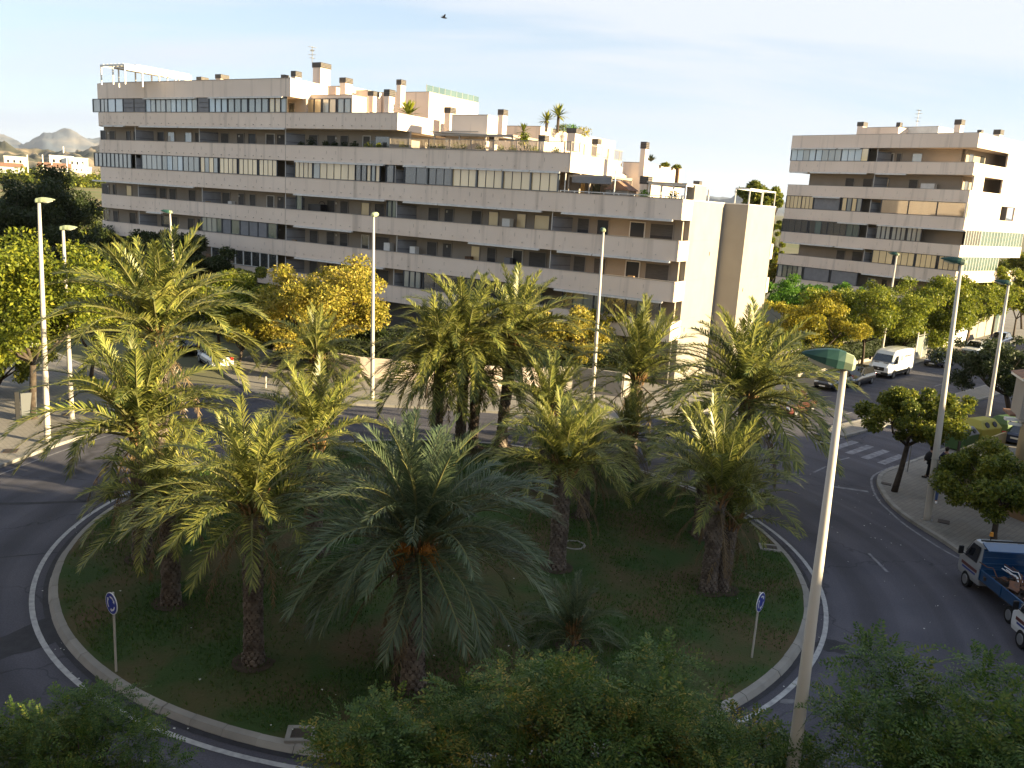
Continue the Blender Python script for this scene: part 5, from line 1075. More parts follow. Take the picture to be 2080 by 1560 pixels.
# mesh gate and low posts
P=G(1868,728,.13); e=empty('garden_gate',P,ang,'grey glazed entrance gate with white posts between hedge and shop','gate')
for x in (-1.5,0.2,1.6): part('post',M['white'],e,(x,0,1.4),(.09,.09,2.8))
part('panel',M['g_curtain'],e,(-.65,0,1.2),(1.5,.05,2.2)); part('panel',M['g_curtain'],e,(.9,0,1.2),(1.2,.05,2.2)); part('rail',M['metal'],e,(0,0,2.45),(3.2,.08,.08))
# shop front under the second building
P=G(1915,705,.13); Q_=G(1978,688,.13); sa=math.atan2(Q_[1]-P[1],Q_[0]-P[0]); Ls=math.hypot(Q_[0]-P[0],Q_[1]-P[1]); e=empty('shop_front',P,sa,'sunlit cream shop front with a framed sheet of small black print','shop')
part('wall',M['stone'],e,(Ls*.95,1.0,1.7),(Ls*1.9,2.,3.4)); part('plinth',M['white'],e,(Ls*.35,-.06,.25),(Ls*.75,.1,.5)); part('frame',M['white'],e,(Ls*.35,-.03,1.7),(Ls*.72,.05,2.4)); part('panel',M['sign_white'],e,(Ls*.35,-.07,1.7),(Ls*.64,.03,2.2))
pr=MB(); rr=random.Random(4)
for r_ in range(7):
    for c_ in range(5):
        if rr.random()<.85: pr.box((Ls*.08+c_*Ls*.125+rr.uniform(0,.1),-.092,.8+r_*.29),(rr.uniform(.25,.5),.01,rr.uniform(.08,.16)))
pr.obj('print',M['darkframe'],e)['kind']='stuff'; part('shutter',M['g_green'],e,(Ls*1.72,-.05,1.6),(Ls*.2,.08,2.8)); part('pilaster',M['wood'],e,(Ls*.78,-.06,1.6),(.35,.12,3.2))
# cream house at the right
hb=[(22.92,42.17),(24.9,38.0),(27.9,31.0),(34,33.6),(34,52),(27.5,46.6)]
e=empty('corner_house',(0,0,0),0,'low ochre corner house wall with a barred window beside the right pavement','house'); [MB().prism([(a[0],a[1]),(b[0],b[1]),(b[0]+.3,b[1]+.15),(a[0]+.3,a[1]+.15)],.1,2.55).obj('wall',M['house'],e) for a,b in (((24.9,38.0),(22.92,42.17)),((27.9,31.0),(24.905,37.99)),((22.925,42.32),(27.5,46.6)))]; MB().prism([(27.6,31.1),(34,33.6),(34,52),(28.5,46.8),(26.5,40.5)],.1,3.1).obj('house_wall',M['house'],e); MB().prism([(22.86,42.22),(24.86,37.95),(27.85,30.95),(27.95,31.0),(24.98,38.06),(22.97,42.3)],.1,.55).obj('plinth',M['brownwall'],e)
hv=Vector((24.9-22.92,38.0-42.17,0)); ha=math.atan2(hv.y,hv.x); w0=Vector((22.92,42.17,0))+hv*.42; hn=Vector((hv.y,-hv.x,0)).normalized()
w=part('window',M['darkopen'],e,(w0.x-.02+hn.x*.0,w0.y,1.45),(.95,.14,.85),rz=ha)
for k in range(7): part('louvre',M['screen'],e,(w0.x+hn.x*.08,w0.y+hn.y*.08,1.08+.12*k),(.9,.03,.05),rz=ha)
part('downpipe',M['iron'],e,(22.86,42.3,1.5),(.1,.1,2.9))
cpt=G(2036,846,3.3); q=np.array([cpt[0],cpt[1]])
part('cornice',M['white'],e,(q[0]+3.1,q[1]-.9,3.22),(6.2,.35,.16),rz=-.28); part('cornice',M['white'],e,(q[0]+3.15,q[1]-1.1,3.0),(6.,.3,.14),rz=-.28); part('roof_tiles',M['tile'],e,(q[0]+3.6,q[1]+.1,3.38),(6.,1.6,.12),rz=-.28)
pp=G(2063,846,3.4); st=empty('stair_turret',(pp[0]+1.4,pp[1]+.2,3.3),-.28,'cream stair turret with tiled cap at the right edge','turret'); pz=zat(pp,770)-3.3
part('wall',M['stone'],st,(0,0,pz/2),(2.4,2.,pz)); part('cornice',M['white'],st,(0,0,pz+.06),(2.9,2.5,.16)); MB().add([(-1.5,-1.3,pz+.14),(1.5,-1.3,pz+.14),(1.5,1.3,pz+.14),(-1.5,1.3,pz+.14),(0,0,pz+.75)],[(0,1,4),(1,2,4),(2,3,4),(3,0,4),(3,2,1,0)]).obj('roof',M['tile'],st)
# recycling containers
def bin_(px,py,mt,label,rz,s=1.):
    P=G(px,py,.13); e=empty('recycling_container',P,rz,label,'recycling container','recycling containers by the right lamp'); MB().box((0,0,.62*s),(1.7*s,1.3*s,1.1*s),taper=1.08).obj('body',M['binGreen'] if mt!='yellow' else M['yellow'],e,bevel=.05)
    MB().loft([[(-.95*s,-.72*s,1.16*s),(.95*s,-.72*s,1.16*s),(.95*s,.72*s,1.16*s),(-.95*s,.72*s,1.16*s)],[(-.7*s,-.35*s,1.62*s),(.7*s,-.35*s,1.62*s),(.7*s,.35*s,1.62*s),(-.7*s,.35*s,1.62*s)]]).obj('lid',M[mt],e,bevel=.04)
    for x in (-.35,.35): b=MB().tube([(0,0,0),(0,0,.05)],.17*s,14); o=b.obj('hole',M['black'],e); o.location=(x*s,-.56*s,1.38*s); o.rotation_euler=(R_(58),0,0)
bin_(1985,905,'yellow','yellow recycling container with dark round holes',R_(30),1.1)
bin_(2040,893,'binGreen','green and yellow recycling container under the dark tree',R_(25),1.0)
bin_(1950,912,'screen','grey container beside the yellow one',R_(35),.9)

# ------------------------------------------------------------------ vehicles
def wheel(e,x,y,r,w=.2,n=18):
    b=MB().tube([(x,y-w/2,r),(x,y-w*.42,r),(x,y+w*.42,r),(x,y+w/2,r)],[r*.93,r,r,r*.93],n).obj('wheel',M['rubber'],e,smooth=False)
    s=-1 if y<0 else 1; yo=y+s*w/2
    MB().tube([(x,yo-s*.02,r),(x,yo+s*.012,r)],[r*.64,r*.60],n).obj('rim',M['rim'],b)
def loftcar(st,name,mt,e,bev=.03):
    """st: stations (x, z_bottom, z_top, half width)"""
    rings=[]
    for x,zb,zt,w in st: rings.append([(x,-w*.9,zb),(x,-w,zb+(zt-zb)*.25),(x,-w,zb+(zt-zb)*.72),(x,-w*.9,zt),(x,-w*.45,zt+.03),(x,w*.45,zt+.03),(x,w*.9,zt),(x,w,zb+(zt-zb)*.72),(x,w,zb+(zt-zb)*.25),(x,w*.9,zb)])
    return MB().loft(rings).obj(name,M[mt],e,smooth=False,bevel=bev)
def car(P,rz,label,mt,L_=4.1,Wd=1.74,Ht=1.46,est=False,group='parked cars'):
    e=empty('parked_car',P,rz,label,'car',group); h=L_/2; w=Wd/2; bz=.92*Ht/1.46
    body=loftcar([(-h,.35,.78,w*.88),(-h+.12,.27,bz-.02,w*.97),(-h*.45,.22,bz,w),(h*.30,.22,bz-.02,w),(h*.62,.24,bz-.12,w*.98),(h-.18,.26,.72,w*.94),(h,.34,.60,w*.84)],'body',mt,e)
    xr=-h+.22; rr_=-h+(.55 if est else .75); rf=h*.10; xf=h*.50
    rings=[[(xr,-w*.86,bz-.03),(xf,-w*.84,bz-.08),(xf,w*.84,bz-.08),(xr,w*.86,bz-.03)],[(rr_,-w*.72,Ht-.05),(rf,-w*.70,Ht-.04),(rf,w*.70,Ht-.04),(rr_,w*.72,Ht-.05)]]
    MB().loft(rings).obj('windows',M['g_car'],e)
    MB().loft([[(rr_-.04,-w*.745,Ht-.075),(rf+.05,-w*.73,Ht-.075),(rf+.05,w*.73,Ht-.075),(rr_-.04,w*.745,Ht-.075)],[(rr_+.12,-w*.62,Ht),(rf-.12,-w*.60,Ht),(rf-.12,w*.60,Ht),(rr_+.12,w*.62,Ht)]]).obj('roof',M[mt],e,bevel=.02)
    for s in (-1,1):
        for (x0,x1) in ((xf,rf),(xr,rr_),(-h*.12-.02,-h*.12)):
            MB().tube([(x0,s*w*.855,bz-.05),(x1,s*w*.725,Ht-.06)],.035,5).obj('pillar',M[mt],e)
        MB().box((h*.44,s*(w+.09),bz+.08),(.14,.2,.13)).obj('mirror',M[mt],e,bevel=.02)
        MB().box((h-.10,s*w*.66,.66),(.16,.34,.14),rz=-s*.35).obj('headlight',M['headlamp'],e,bevel=.03)
        MB().box((-h+.05,s*w*.76,.82),(.12,.24,.26)).obj('tail_light',M['redlamp'],e,bevel=.02)
        for x in (-h*.60,h*.62): wheel(e,x,s*(w-.10),.31)
        MB().box((0,s*w*1.005,.42),(L_*.5,.03,.08)).obj('side_trim',M['black'],e)
    MB().box((h-.0,0,.42),(.1,Wd*.6,.2)).obj('grille',M['black'],e); MB().box((h+.055,0,.40),(.02,.5,.11)).obj('number_plate',M['plate'],e); MB().box((-h-.01,0,.62),(.03,.5,.11)).obj('number_plate',M['plate'],e)
    return e
ava=math.atan2(.720,.694)
def onav(px,py,z=.0): return G(px,py,z)
# positions of the row parked along the avenue, centres computed from the visible near wheels
def avpos(wheel_px,off,half): 
    P=G(*wheel_px,.0); n=np.array([-.720,.694,0]); return P+n*off+AV*half
P=avpos((1814,769),.98,1.62); 
def van(P,rz,label):
    e=empty('delivery_van',P,rz,label,'van'); w=1.02
    # x forward
    rings=[]
    for x,zb,zt,ww in ((-2.75,.42,2.28,.96),(-2.68,.32,2.38,1.0),(-1.,.30,2.46,1.02),(.9,.30,2.44,1.02),(1.35,.30,2.30,1.0),(1.62,.30,2.02,.99),(2.12,.30,1.42,.98),(2.55,.32,1.14,.95),(2.74,.36,.98,.86)):
        rings.append([(x,-ww*.93,zb),(x,-ww,zb+.15),(x,-ww,min(zt-.1,1.25)),(x,-ww*(.93 if zt>1.6 else .96),max(zt-.16,zb+.4)),(x,-ww*.72,zt),(x,0,zt+.03),(x,ww*.72,zt),(x,ww*(.93 if zt>1.6 else .96),max(zt-.16,zb+.4)),(x,ww,min(zt-.1,1.25)),(x,ww,zb+.15),(x,ww*.93,zb)])
    MB().loft(rings).obj('body',M['p_white'],e,bevel=.015)
    ws=MB().add([(1.66,-.74,2.03),(1.66,.74,2.03),(2.16,.84,1.44),(2.16,-.84,1.44)],[(0,3,2,1)]).obj('windscreen',M['g_car'],e); ws.location=(.035,0,.02); m_=ws.modifiers.new('thick','SOLIDIFY'); m_.thickness=.02
    for s in (-1,1):
        MB().add([(1.05,s*1.00,2.0),(1.45,s*.985,2.0),(2.0,s*1.0,1.40),(1.95,s*1.015,1.28),(1.05,s*1.03,1.30)],[(0,1,2,3,4) if s<0 else (4,3,2,1,0)]).obj('side_window',M['g_car'],e)
        MB().box((1.9,s*1.18,1.55),(.12,.18,.34)).obj('mirror',M['black'],e,bevel=.03); MB().box((2.58,s*.70,.93),(.22,.36,.2),rz=-s*.35).obj('headlight',M['headlamp'],e,bevel=.04)
        MB().box((0,s*1.02,.52),(3.2,.05,.26)).obj('side_moulding',M['black'],e); MB().box((0,s*1.025,1.05),(4.,.015,.04)).obj('body_crease',M['p_grey'],e); MB().box((-2.76,s*.85,1.2),(.04,.14,.6)).obj('tail_light',M['redlamp'],e)
        for x in (-1.65,1.65): wheel(e,x,s*.90,.35,.24); MB().tube([(x,s*1.0,.36),(x,s*1.03,.36)],[.43,.43],16).obj('wheel_arch',M['black'],e)
    MB().box((2.68,0,.85),(.14,1.0,.34)).obj('grille',M['black'],e,bevel=.03); MB().box((2.72,0,.46),(.14,1.75,.26)).obj('bumper',M['black'],e,bevel=.04); MB().box((2.80,0,.50),(.02,.52,.12)).obj('number_plate',M['plate'],e); MB().box((2.762,0,.88),(.02,.14,.06)).obj('badge',M['sign_white'],e)
    for s in (-.4,.4): MB().box((2.28,s,1.36),(.06,.42,.03),ry=.5).obj('bonnet_vent',M['black'],e)
    return e,None
ve,vt=van(P-AV*0.0,ava+math.pi,'white delivery van with dark lettering parked along the avenue')
for o in [o for o in ve.children]: pass
# the van faces the roundabout: its road side is local +y
def txt2(s_,x,z,size,name='lettering'):
    c=bpy.data.curves.new(name,'FONT'); c.body=s_; c.size=size; c.extrude=.004; c.materials.append(M['darkframe']); t_=bpy.data.objects.new(name,c); me=bpy.data.meshes.new_from_object(t_); me.materials.clear(); me.materials.append(M['darkframe']); bpy.data.objects.remove(t_); o=bpy.data.objects.new(name,me); link(o,ve); o.location=(x,1.035,z); o.rotation_euler=(R_(90),0,math.pi); return o
txt2('JS',.55,1.55,.62,'logo'); txt2('pinazosantos',-.25,1.78,.34)
for k,l in enumerate((1.5,1.3)): MB().box((-.25-l/2-.3,1.03,1.58-.16*k),(l,.008,.05)).obj('lettering',M['p_grey'],ve)
fwd=np.array([-.694,-.720,0])
car(avpos((1713,792),.92,0)+np.array([0,0,0]),ava+math.pi,'black hatchback partly behind the near lamp pole, first in the avenue row','p_black',4.0)
bpy.context.view_layer.update()
car(avpos((1746,787),.92,1.25),ava+math.pi,'glossy black estate car between the small hatchback and the white van','p_black',4.3,1.78,1.52,True)
car(avpos((1918,748),.92,1.3),ava+math.pi,'dark blue saloon parked behind the white van','p_navy',4.4,1.78,1.44)
car(avpos((1975,722),.2,1.3),ava+math.pi,'white hatchback parked beyond the dark blue saloon','p_white',4.1)
car(avpos((2025,702),.2,1.6),ava+math.pi,'dark car at the end of the avenue row near the far lamp','p_navy',4.2)
car(G(1610,838)+np.array([0,0,0]),ava+math.pi,'red car glimpsed through the wide palm fronds','p_red',4.0)
car(G(2008,885,.0)+AVN*2.,ava,'dark blue car beyond the containers by the right lamp','p_navy',4.0)
car(G(437,742,.0),R_(125),'white car seen from behind on the side street behind the left palms','p_white',4.0,group='cars on the side street')
car(G(372,715,.0),R_(125),'dark car on the side street behind the tall left palm','p_black',4.2,group='cars on the side street')
for (px,py,lb,mt) in ((22,728,'white car parked under the small low tree at the left edge','p_white'),(48,705,'silver car behind the white one at the left edge','p_grey')): car(G(px,py,.0),R_(140),lb,mt,4.1,group='cars on the side street')
# blue flatbed trucks
def truck(P,rz,label,cab,bed,load=True,rack=False):
    e=empty('flatbed_truck',P,rz,label,'truck','blue flatbed trucks by the right kerb'); w=.95; e.scale=(.82,.94,.94)
    rings=[]
    for x,zb,zt,ww in ((1.0,.45,2.1,.92),(1.15,.42,2.16,.94),(2.0,.42,2.12,.94),(2.18,.42,2.0,.93),(2.55,.42,1.35,.94),(2.85,.42,1.2,.92),(2.98,.48,1.0,.86)): rings.append([(x,-ww*.95,zb),(x,-ww,zb+.2),(x,-ww,min(1.25,zt-.1)),(x,-ww*.86,zt-.05),(x,-ww*.7,zt),(x,ww*.7,zt),(x,ww*.86,zt-.05),(x,ww,min(1.25,zt-.1)),(x,ww,zb+.2),(x,ww*.95,zb)])
    MB().loft(rings).obj('cab',M[cab],e,bevel=.03)
    MB().add([(2.22,-.72,1.98),(2.22,.72,1.98),(2.60,.82,1.38),(2.60,-.82,1.38)],[(0,3,2,1)]).obj('windscreen',M['g_car'],e).location=(.03,0,.02)
    for s in (-1,1):
        MB().add([(1.35,s*.865,1.95),(2.02,s*.865,1.95),(2.42,s*.925,1.38),(2.36,s*.955,1.28),(1.35,s*.955,1.28)],[(0,1,2,3,4) if s<0 else (4,3,2,1,0)]).obj('side_window',M['g_car'],e)
        MB().box((2.35,s*1.16,1.5),(.1,.2,.34)).obj('mirror',M['black'],e,bevel=.03); MB().tube([(2.3,s*.92,1.3),(2.35,s*1.1,1.4)],.02,5).obj('mirror_arm',M['black'],e)
        MB().box((1.9,s*.945,.95),(1.3,.02,.12)).obj('stripe',M['p_red'],e); MB().box((1.9,s*.945,.8),(1.1,.02,.07)).obj('stripe',M['p_blue2'],e)
        for x in (-1.55,2.05): wheel(e,x,s*.84,.34,.22)
        MB().box((2.95,s*.62,.8),(.1,.3,.2)).obj('headlight',M['headlamp'],e); MB().box((-2.62,s*.7,.62),(.06,.3,.14)).obj('tail_light',M['redlamp'],e)
        p_=MB(); p_.box((-.85,s*.98,1.0),(3.55,.05,.42)); p_.box((-.85,s*1.01,.82),(3.55,.02,.05)); p_.box((-.85,s*1.01,1.18),(3.55,.02,.05)); 
        for x in (-2.55,-.85,.85): p_.box((x,s*1.01,1.),(.07,.05,.46))
        p_.obj('side_board',M[bed],e)
    MB().box((-.85,0,.78),(3.6,1.95,.08)).obj('bed',M['iron'],e); MB().box((-2.62,0,1.0),(.05,1.95,.42)).obj('tail_board',M[bed],e); MB().box((.2,0,.55),(5.2,.7,.16)).obj('chassis',M['black'],e); MB().box((-2.6,0,.5),(.08,1.7,.1)).obj('bumper',M['metal'],e); MB().box((-2.66,.0,.62),(.02,.5,.12)).obj('number_plate',M['plate'],e)
    hb_=MB(); hb_.box((.92,0,1.45),(.06,1.95,1.2)); 
    for z in (.95,1.2,1.45,1.7,1.95): hb_.box((.87,0,z),(.04,1.9,.05))
    hb_.obj('headboard',M[bed],e); 
    if rack:
        r=MB(); 
        for y in (-.95,-.32,.32,.95): r.box((.86,y,1.75),(.06,.06,1.3))
        for z in (1.8,2.38): r.box((.86,0,z),(.06,1.95,.06))
        r.obj('ladder_rack',M[bed],e)
    else:
        MB().loft([[(.55,-.97,2.04),(1.2,-.94,2.19),(1.2,.94,2.19),(.55,.97,2.04)],[(.55,-.97,2.10),(1.2,-.94,2.24),(1.2,.94,2.24),(.55,.97,2.10)]]).obj('roof_shelf',M[bed],e); MB().box((1.3,0,2.27),(.07,1.9,.05)).obj('roof_bar',M['black'],e)
        MB().tube([(1.75,.35,2.14),(1.75,.35,2.34)],.03,6).obj('beacon_stem',M['black'],e); MB().tube([(1.75,.35,2.34),(1.75,.35,2.5)],[.08,.06],10).obj('beacon',M['fruit'],e)
    return e
trd=math.atan2(34.0-29.0,17.9-18.7); 
t1=truck((18.85,29.45,.0),R_(91),'blue flatbed scrap truck with a white cab at the right kerb','p_grey','p_blue')
t2=truck((18.3,24.7,.0),R_(91),'second truck with deep blue bed and ladder rack at the right edge','p_white','p_blue2',rack=True)
def onbed(t,x,y,z,name,label,cat,rz=0):
    a=t.rotation_euler[2]; p=t.location; return empty(name,(p[0]+.82*x*math.cos(a)-.94*y*math.sin(a),p[1]+.82*x*math.sin(a)+.94*y*math.cos(a),z*.94),a+rz,label,cat)
b_=onbed(t1,-.15,-.55,.83,'plastic_barrel','bright blue plastic barrel standing on the scrap truck','barrel'); MB().tube([(0,0,0),(0,0,.05),(0,0,.35),(0,0,.68),(0,0,.86),(0,0,.9)],[.28,.30,.31,.30,.28,.26],20).obj('body',M['barrel'],b_,smooth=False); MB().tube([(0,0,.80),(0,0,.83)],[.31,.31],20).obj('hoop',M['metal'],b_)
b_=onbed(t1,-1.5,.0,.83,'jerry_can','pale plastic can among the scrap on the truck','can'); MB().box((0,0,.24),(.24,.42,.46)).obj('body',M['sign_white'],b_,bevel=.05); MB().tube([(0,.1,.47),(0,.1,.52)],.05,8).obj('cap',M['black'],b_)
b_=onbed(t1,-1.7,-.55,.83,'rubbish_sack','black rubbish sack at the rear of the scrap truck','sack'); 
me=MB(); rgk=random.Random(3); me.loft([[(r*math.cos(2*math.pi*i/10)*rgk.uniform(.85,1.1),r*math.sin(2*math.pi*i/10)*rgk.uniform(.85,1.1),z) for i in range(10)] for r,z in ((.35,0),(.42,.15),(.38,.32),(.2,.45),(.05,.52))]).obj('body',M['cloth_black'],b_)
b_=onbed(t1,-.6,.25,.83,'scrap_metal','tangled heap of scrap tubes and rusty sheets on the truck bed','scrap'); sc=MB(); sr=MB(); rs_=random.Random(9)
for i in range(34):
    x,y,z=rs_.uniform(-.9,.9),rs_.uniform(-.6,.6),rs_.uniform(.05,.4); (sr if i%2 else sc).box((x,y,z),(rs_.uniform(.1,.5),rs_.uniform(.05,.35),rs_.uniform(.02,.2)),rz=rs_.uniform(0,3),ry=rs_.uniform(-.6,.6))
sc.obj('dark_scrap',M['iron'],b_)['kind']='stuff'; sr.obj('rusty_scrap',M['rust'],b_)['kind']='stuff'
for i in range(7):
    x,y=rs_.uniform(-.5,.8),rs_.uniform(-.5,.6); a=rs_.uniform(-.6,.6); MB().tube([(x,y,.35),(x+.25*math.cos(a),y+.25*math.sin(a),.62),(x+.5*math.cos(a),y+.5*math.sin(a),.55),(x+.7*math.cos(a+.4),y+.7*math.sin(a+.4),.72)],.018,6).obj('tube',M['sign_white'] if i%2 else M['rust'],b_)
b_=onbed(t2,-.6,0,.83,'wooden_board','timber boards lying in the deep blue truck bed','board'); MB().box((.9,.1,.3),(1.2,.2,.04),ry=.2,rz=.2).obj('plank',M['wood'],b_); MB().box((.7,-.4,.2),(1.4,.18,.04),ry=.1,rz=-.3).obj('plank',M['iron'],b_)

# ------------------------------------------------------------------ people
def skin_mesh(name,pts,edges,rad,mt,parent):
    me=bpy.data.meshes.new(name); me.from_pydata(pts,edges,[]); me.materials.append(M[mt]); o=bpy.data.objects.new(name,me); link(o,parent)
    s=o.modifiers.new('skin','SKIN'); s.use_smooth_shade=True
    for i,r in enumerate(rad): me.skin_vertices[0].data[i].radius=(r,r)
    me.skin_vertices[0].data[0].use_root=True
    u=o.modifiers.new('sub','SUBSURF'); u.levels=u.render_levels=1; return o
def person(P,rz,label,top,legs,stride=.18,bag=None,hair='hair',shoes='sign_white',arm=.1):
    e=empty('person',P,rz,label,'person')
    J=[(0,0,.95),(0,0,1.15),(0,0,1.38),(0,0,1.5),(.02,0,1.62),(.03,0,1.72), (0,.17,1.40),(-.05-arm,.24,1.14),(.02-arm,.25,.90),(.05-arm,.25,.82), (0,-.17,1.40),(.06+arm,-.24,1.14),(.14+arm,-.24,.92),(.17+arm,-.23,.84), (0,.09,.90),(stride*.4,.10,.50),(stride,.10,.09),(stride+.13,.11,.04), (0,-.09,.90),(-stride*.3,-.10,.50),(-stride,-.10,.10),(-stride+.13,-.11,.05)]
    E_=[(0,1),(1,2),(2,3),(3,4),(4,5),(2,6),(6,7),(7,8),(8,9),(2,10),(10,11),(11,12),(12,13),(0,14),(14,15),(15,16),(16,17),(0,18),(18,19),(19,20),(20,21)]
    Rr=[.13,.12,.14,.055,.085,.07,.06,.045,.035,.035,.06,.045,.035,.035,.09,.06,.045,.04,.09,.06,.045,.04]
    skin_mesh('body',J,E_,Rr,'skin',e)
    idx=[0,1,2,6,7,8,10,11,12]; mp_={k:i for i,k in enumerate(idx)}; skin_mesh('jacket',[J[k] for k in idx],[(mp_[a],mp_[b]) for a,b in E_ if a in mp_ and b in mp_],[Rr[k]+.025 for k in idx],top,e)
    idx=[0,14,15,16,18,19,20]; mp_={k:i for i,k in enumerate(idx)}; skin_mesh('trousers',[J[k] for k in idx],[(mp_[a],mp_[b]) for a,b in E_ if a in mp_ and b in mp_],[Rr[k]+.022 for k in idx],legs,e)
    h=MB(); 
    h.loft([[(.01+r*math.cos(2*math.pi*i/10),r*math.sin(2*math.pi*i/10)*.9,z) for i in range(10)] for r,z in ((.07,1.56),(.105,1.63),(.115,1.70),(.09,1.78),(.03,1.81))]).obj('hair',M[hair],e,smooth=True)
    MB().add([(.135,-.02,1.62),(.135,.02,1.62),(.155,0,1.6),(.13,0,1.66)],[(0,1,3),(0,2,1),(0,3,2),(1,2,3)]).obj('nose',M['skin'],e)
    for s,q in ((J[17],1),(J[21],1)): MB().box((s[0]-.03,s[1],s[2]+.01),(.27,.10,.09)).obj('shoe',M[shoes],e,bevel=.02)
    if bag: bg=MB(); bg.box((-.2,0,1.1),(.2,.34,.46),taper=.8).obj('backpack',M[bag],e,bevel=.05)
    return e
P1=G(1896,1018,.135); person(P1,R_(-115),'person in patterned shirt and blue jeans with a dark backpack walking behind the right lamp','cloth_pattern','cloth_jeans',bag='cloth_black')
P2=G(1884,970,.135); pe=person(P2,R_(160),'person in a long black coat half hidden behind the tall right lamp','cloth_black','cloth_black',stride=.08,shoes='black'); MB().loft([[(r*math.cos(2*math.pi*i/12)-.05,r*math.sin(2*math.pi*i/12),z) for i in range(12)] for r,z in ((.36,.98),(.38,1.1),(.32,1.32),(.2,1.46))]).obj('coat',M['cloth_black'],pe,smooth=True)
P3=G(1914,972,.135); person(P3,R_(200),'person in navy clothes standing right of the tall lamp','cloth_navy','cloth_black',stride=.1,shoes='black')

# ------------------------------------------------------------------ far left countryside
def house(px,py,z,w,d,h,rz,label,roof='tile',wall='white',flat=False):
    P=G(px,py,z) if z<H-2 else None; h*=.72; e=empty('farmhouse',P,rz,label,'house'); part('wall',M[wall],e,(0,0,h/2),(w,d,h))
    if flat: part('roof',M['white'],e,(0,0,h+.1),(w+.4,d+.4,.3))
    else: MB().add([(-w/2-.3,-d/2-.3,h),(w/2+.3,-d/2-.3,h),(w/2+.3,d/2+.3,h),(-w/2-.3,d/2+.3,h),(-w/2,0,h+d*.28),(w/2,0,h+d*.28)],[(0,1,5,4),(1,2,5),(2,3,4,5),(3,0,4),(3,2,1,0)]).obj('roof',M[roof],e)
    for i in range(3): part('window',M['darkopen'],e,(-w*.3+i*w*.3,-d/2-.02,h*.5),(w*.1,.1,h*.3))
    return e
def fh(px,py,depth,w,d,h,label,**kw):
    dd=ray(px,py); P=CAM+dd*(depth/dd[1]); e=house(100,800,0,w,d,h,R_(20),label,**kw); e.location=tuple(P); return e
fh(22,352,430,11,7,4.2,'white farmhouse with orange roof at the far left edge'); fh(33,337,440,9,8,6,'taller white farmhouse block behind the orange roofed one',flat=True)
fh(160,342,450,8,8,7,'white two storey flat roofed house at the far left beside the building',flat=True); fh(126,338,450,10,8,7,'white flat roofed house far left of centre poles',flat=True); fh(112,353,420,14,8,4,'tan farmhouse with pale walls in the far field',wall='stone'); fh(128,357,410,18,5,2.6,'low cream roadside wall houses in the far field',wall='stone',flat=True); fh(168,352,415,7,6,4,'small white house right at the building edge',flat=True)
for i,(px,y0,y1) in enumerate([(57,318,351),(88,318,354),(105,320,335),(137,323,356),(147,335,350),(168,334,350),(175,327,356),(129,299,311)]):
    dd=ray(px,y1); P=CAM+dd*(400/dd[1]); e=empty('utility_pole',P,0,['first pale pole from the left in the far fields','second pale pole from the left in the far fields','tallest central pale pole before the dark house','pale pole in front of the white flat roofed house','short pale pole right of the white flat roofed house','pale pole beside the small white house','pale pole touching the building edge in the far fields','tiny pylon on the scrub hill at the left'][i],'pole','pale poles in the far left fields'); k=400/FPX*1.05; MB().tube([(0,0,0),(0,0,(y1-y0)*k)],.25,6).obj('post',M['white'],e)
# far tree belts
def belt(label,az0,az1,r0,r1,zb,h,n,mt,seed,size=1.6,nb=60):
    rg=np.random.default_rng(seed); a=np.radians(rg.uniform(az0,az1,nb)); r=rg.uniform(r0,r1,nb); cs=np.stack([r*np.sin(a),r*np.cos(a),zb+rg.uniform(.2,.6,nb)*h],1); V=leaf_cloud(cs,rg.uniform(.35,.7,nb)*h,n,size,seed=seed,flat=.8); m_=len(V)
    o=bpy.data.objects.new('woodland',npmesh('woodland',V.reshape(-1,3),np.arange(4*m_).reshape(-1,4),M[mt])); link(o); meta(o,label,'woodland',kind='stuff')
belt('far belt of green trees behind the farmhouses at the left',-34,-25,440,560,6,9,16000,'lf_green',61,1.5,90)
belt('sunlit orchard rows in the left middle distance',-34,-25.5,250,330,2.5,2.2,9000,'lf_yellow',62,.9,140)
belt('dark orchard trees beyond the left street trees',-33,-25,150,200,-.5,5,12000,'lf_green',63,.8,60)
belt('distant treeline between and behind the two buildings',10,24,300,420,-1,8,9000,'lf_green',64,1.6,60)
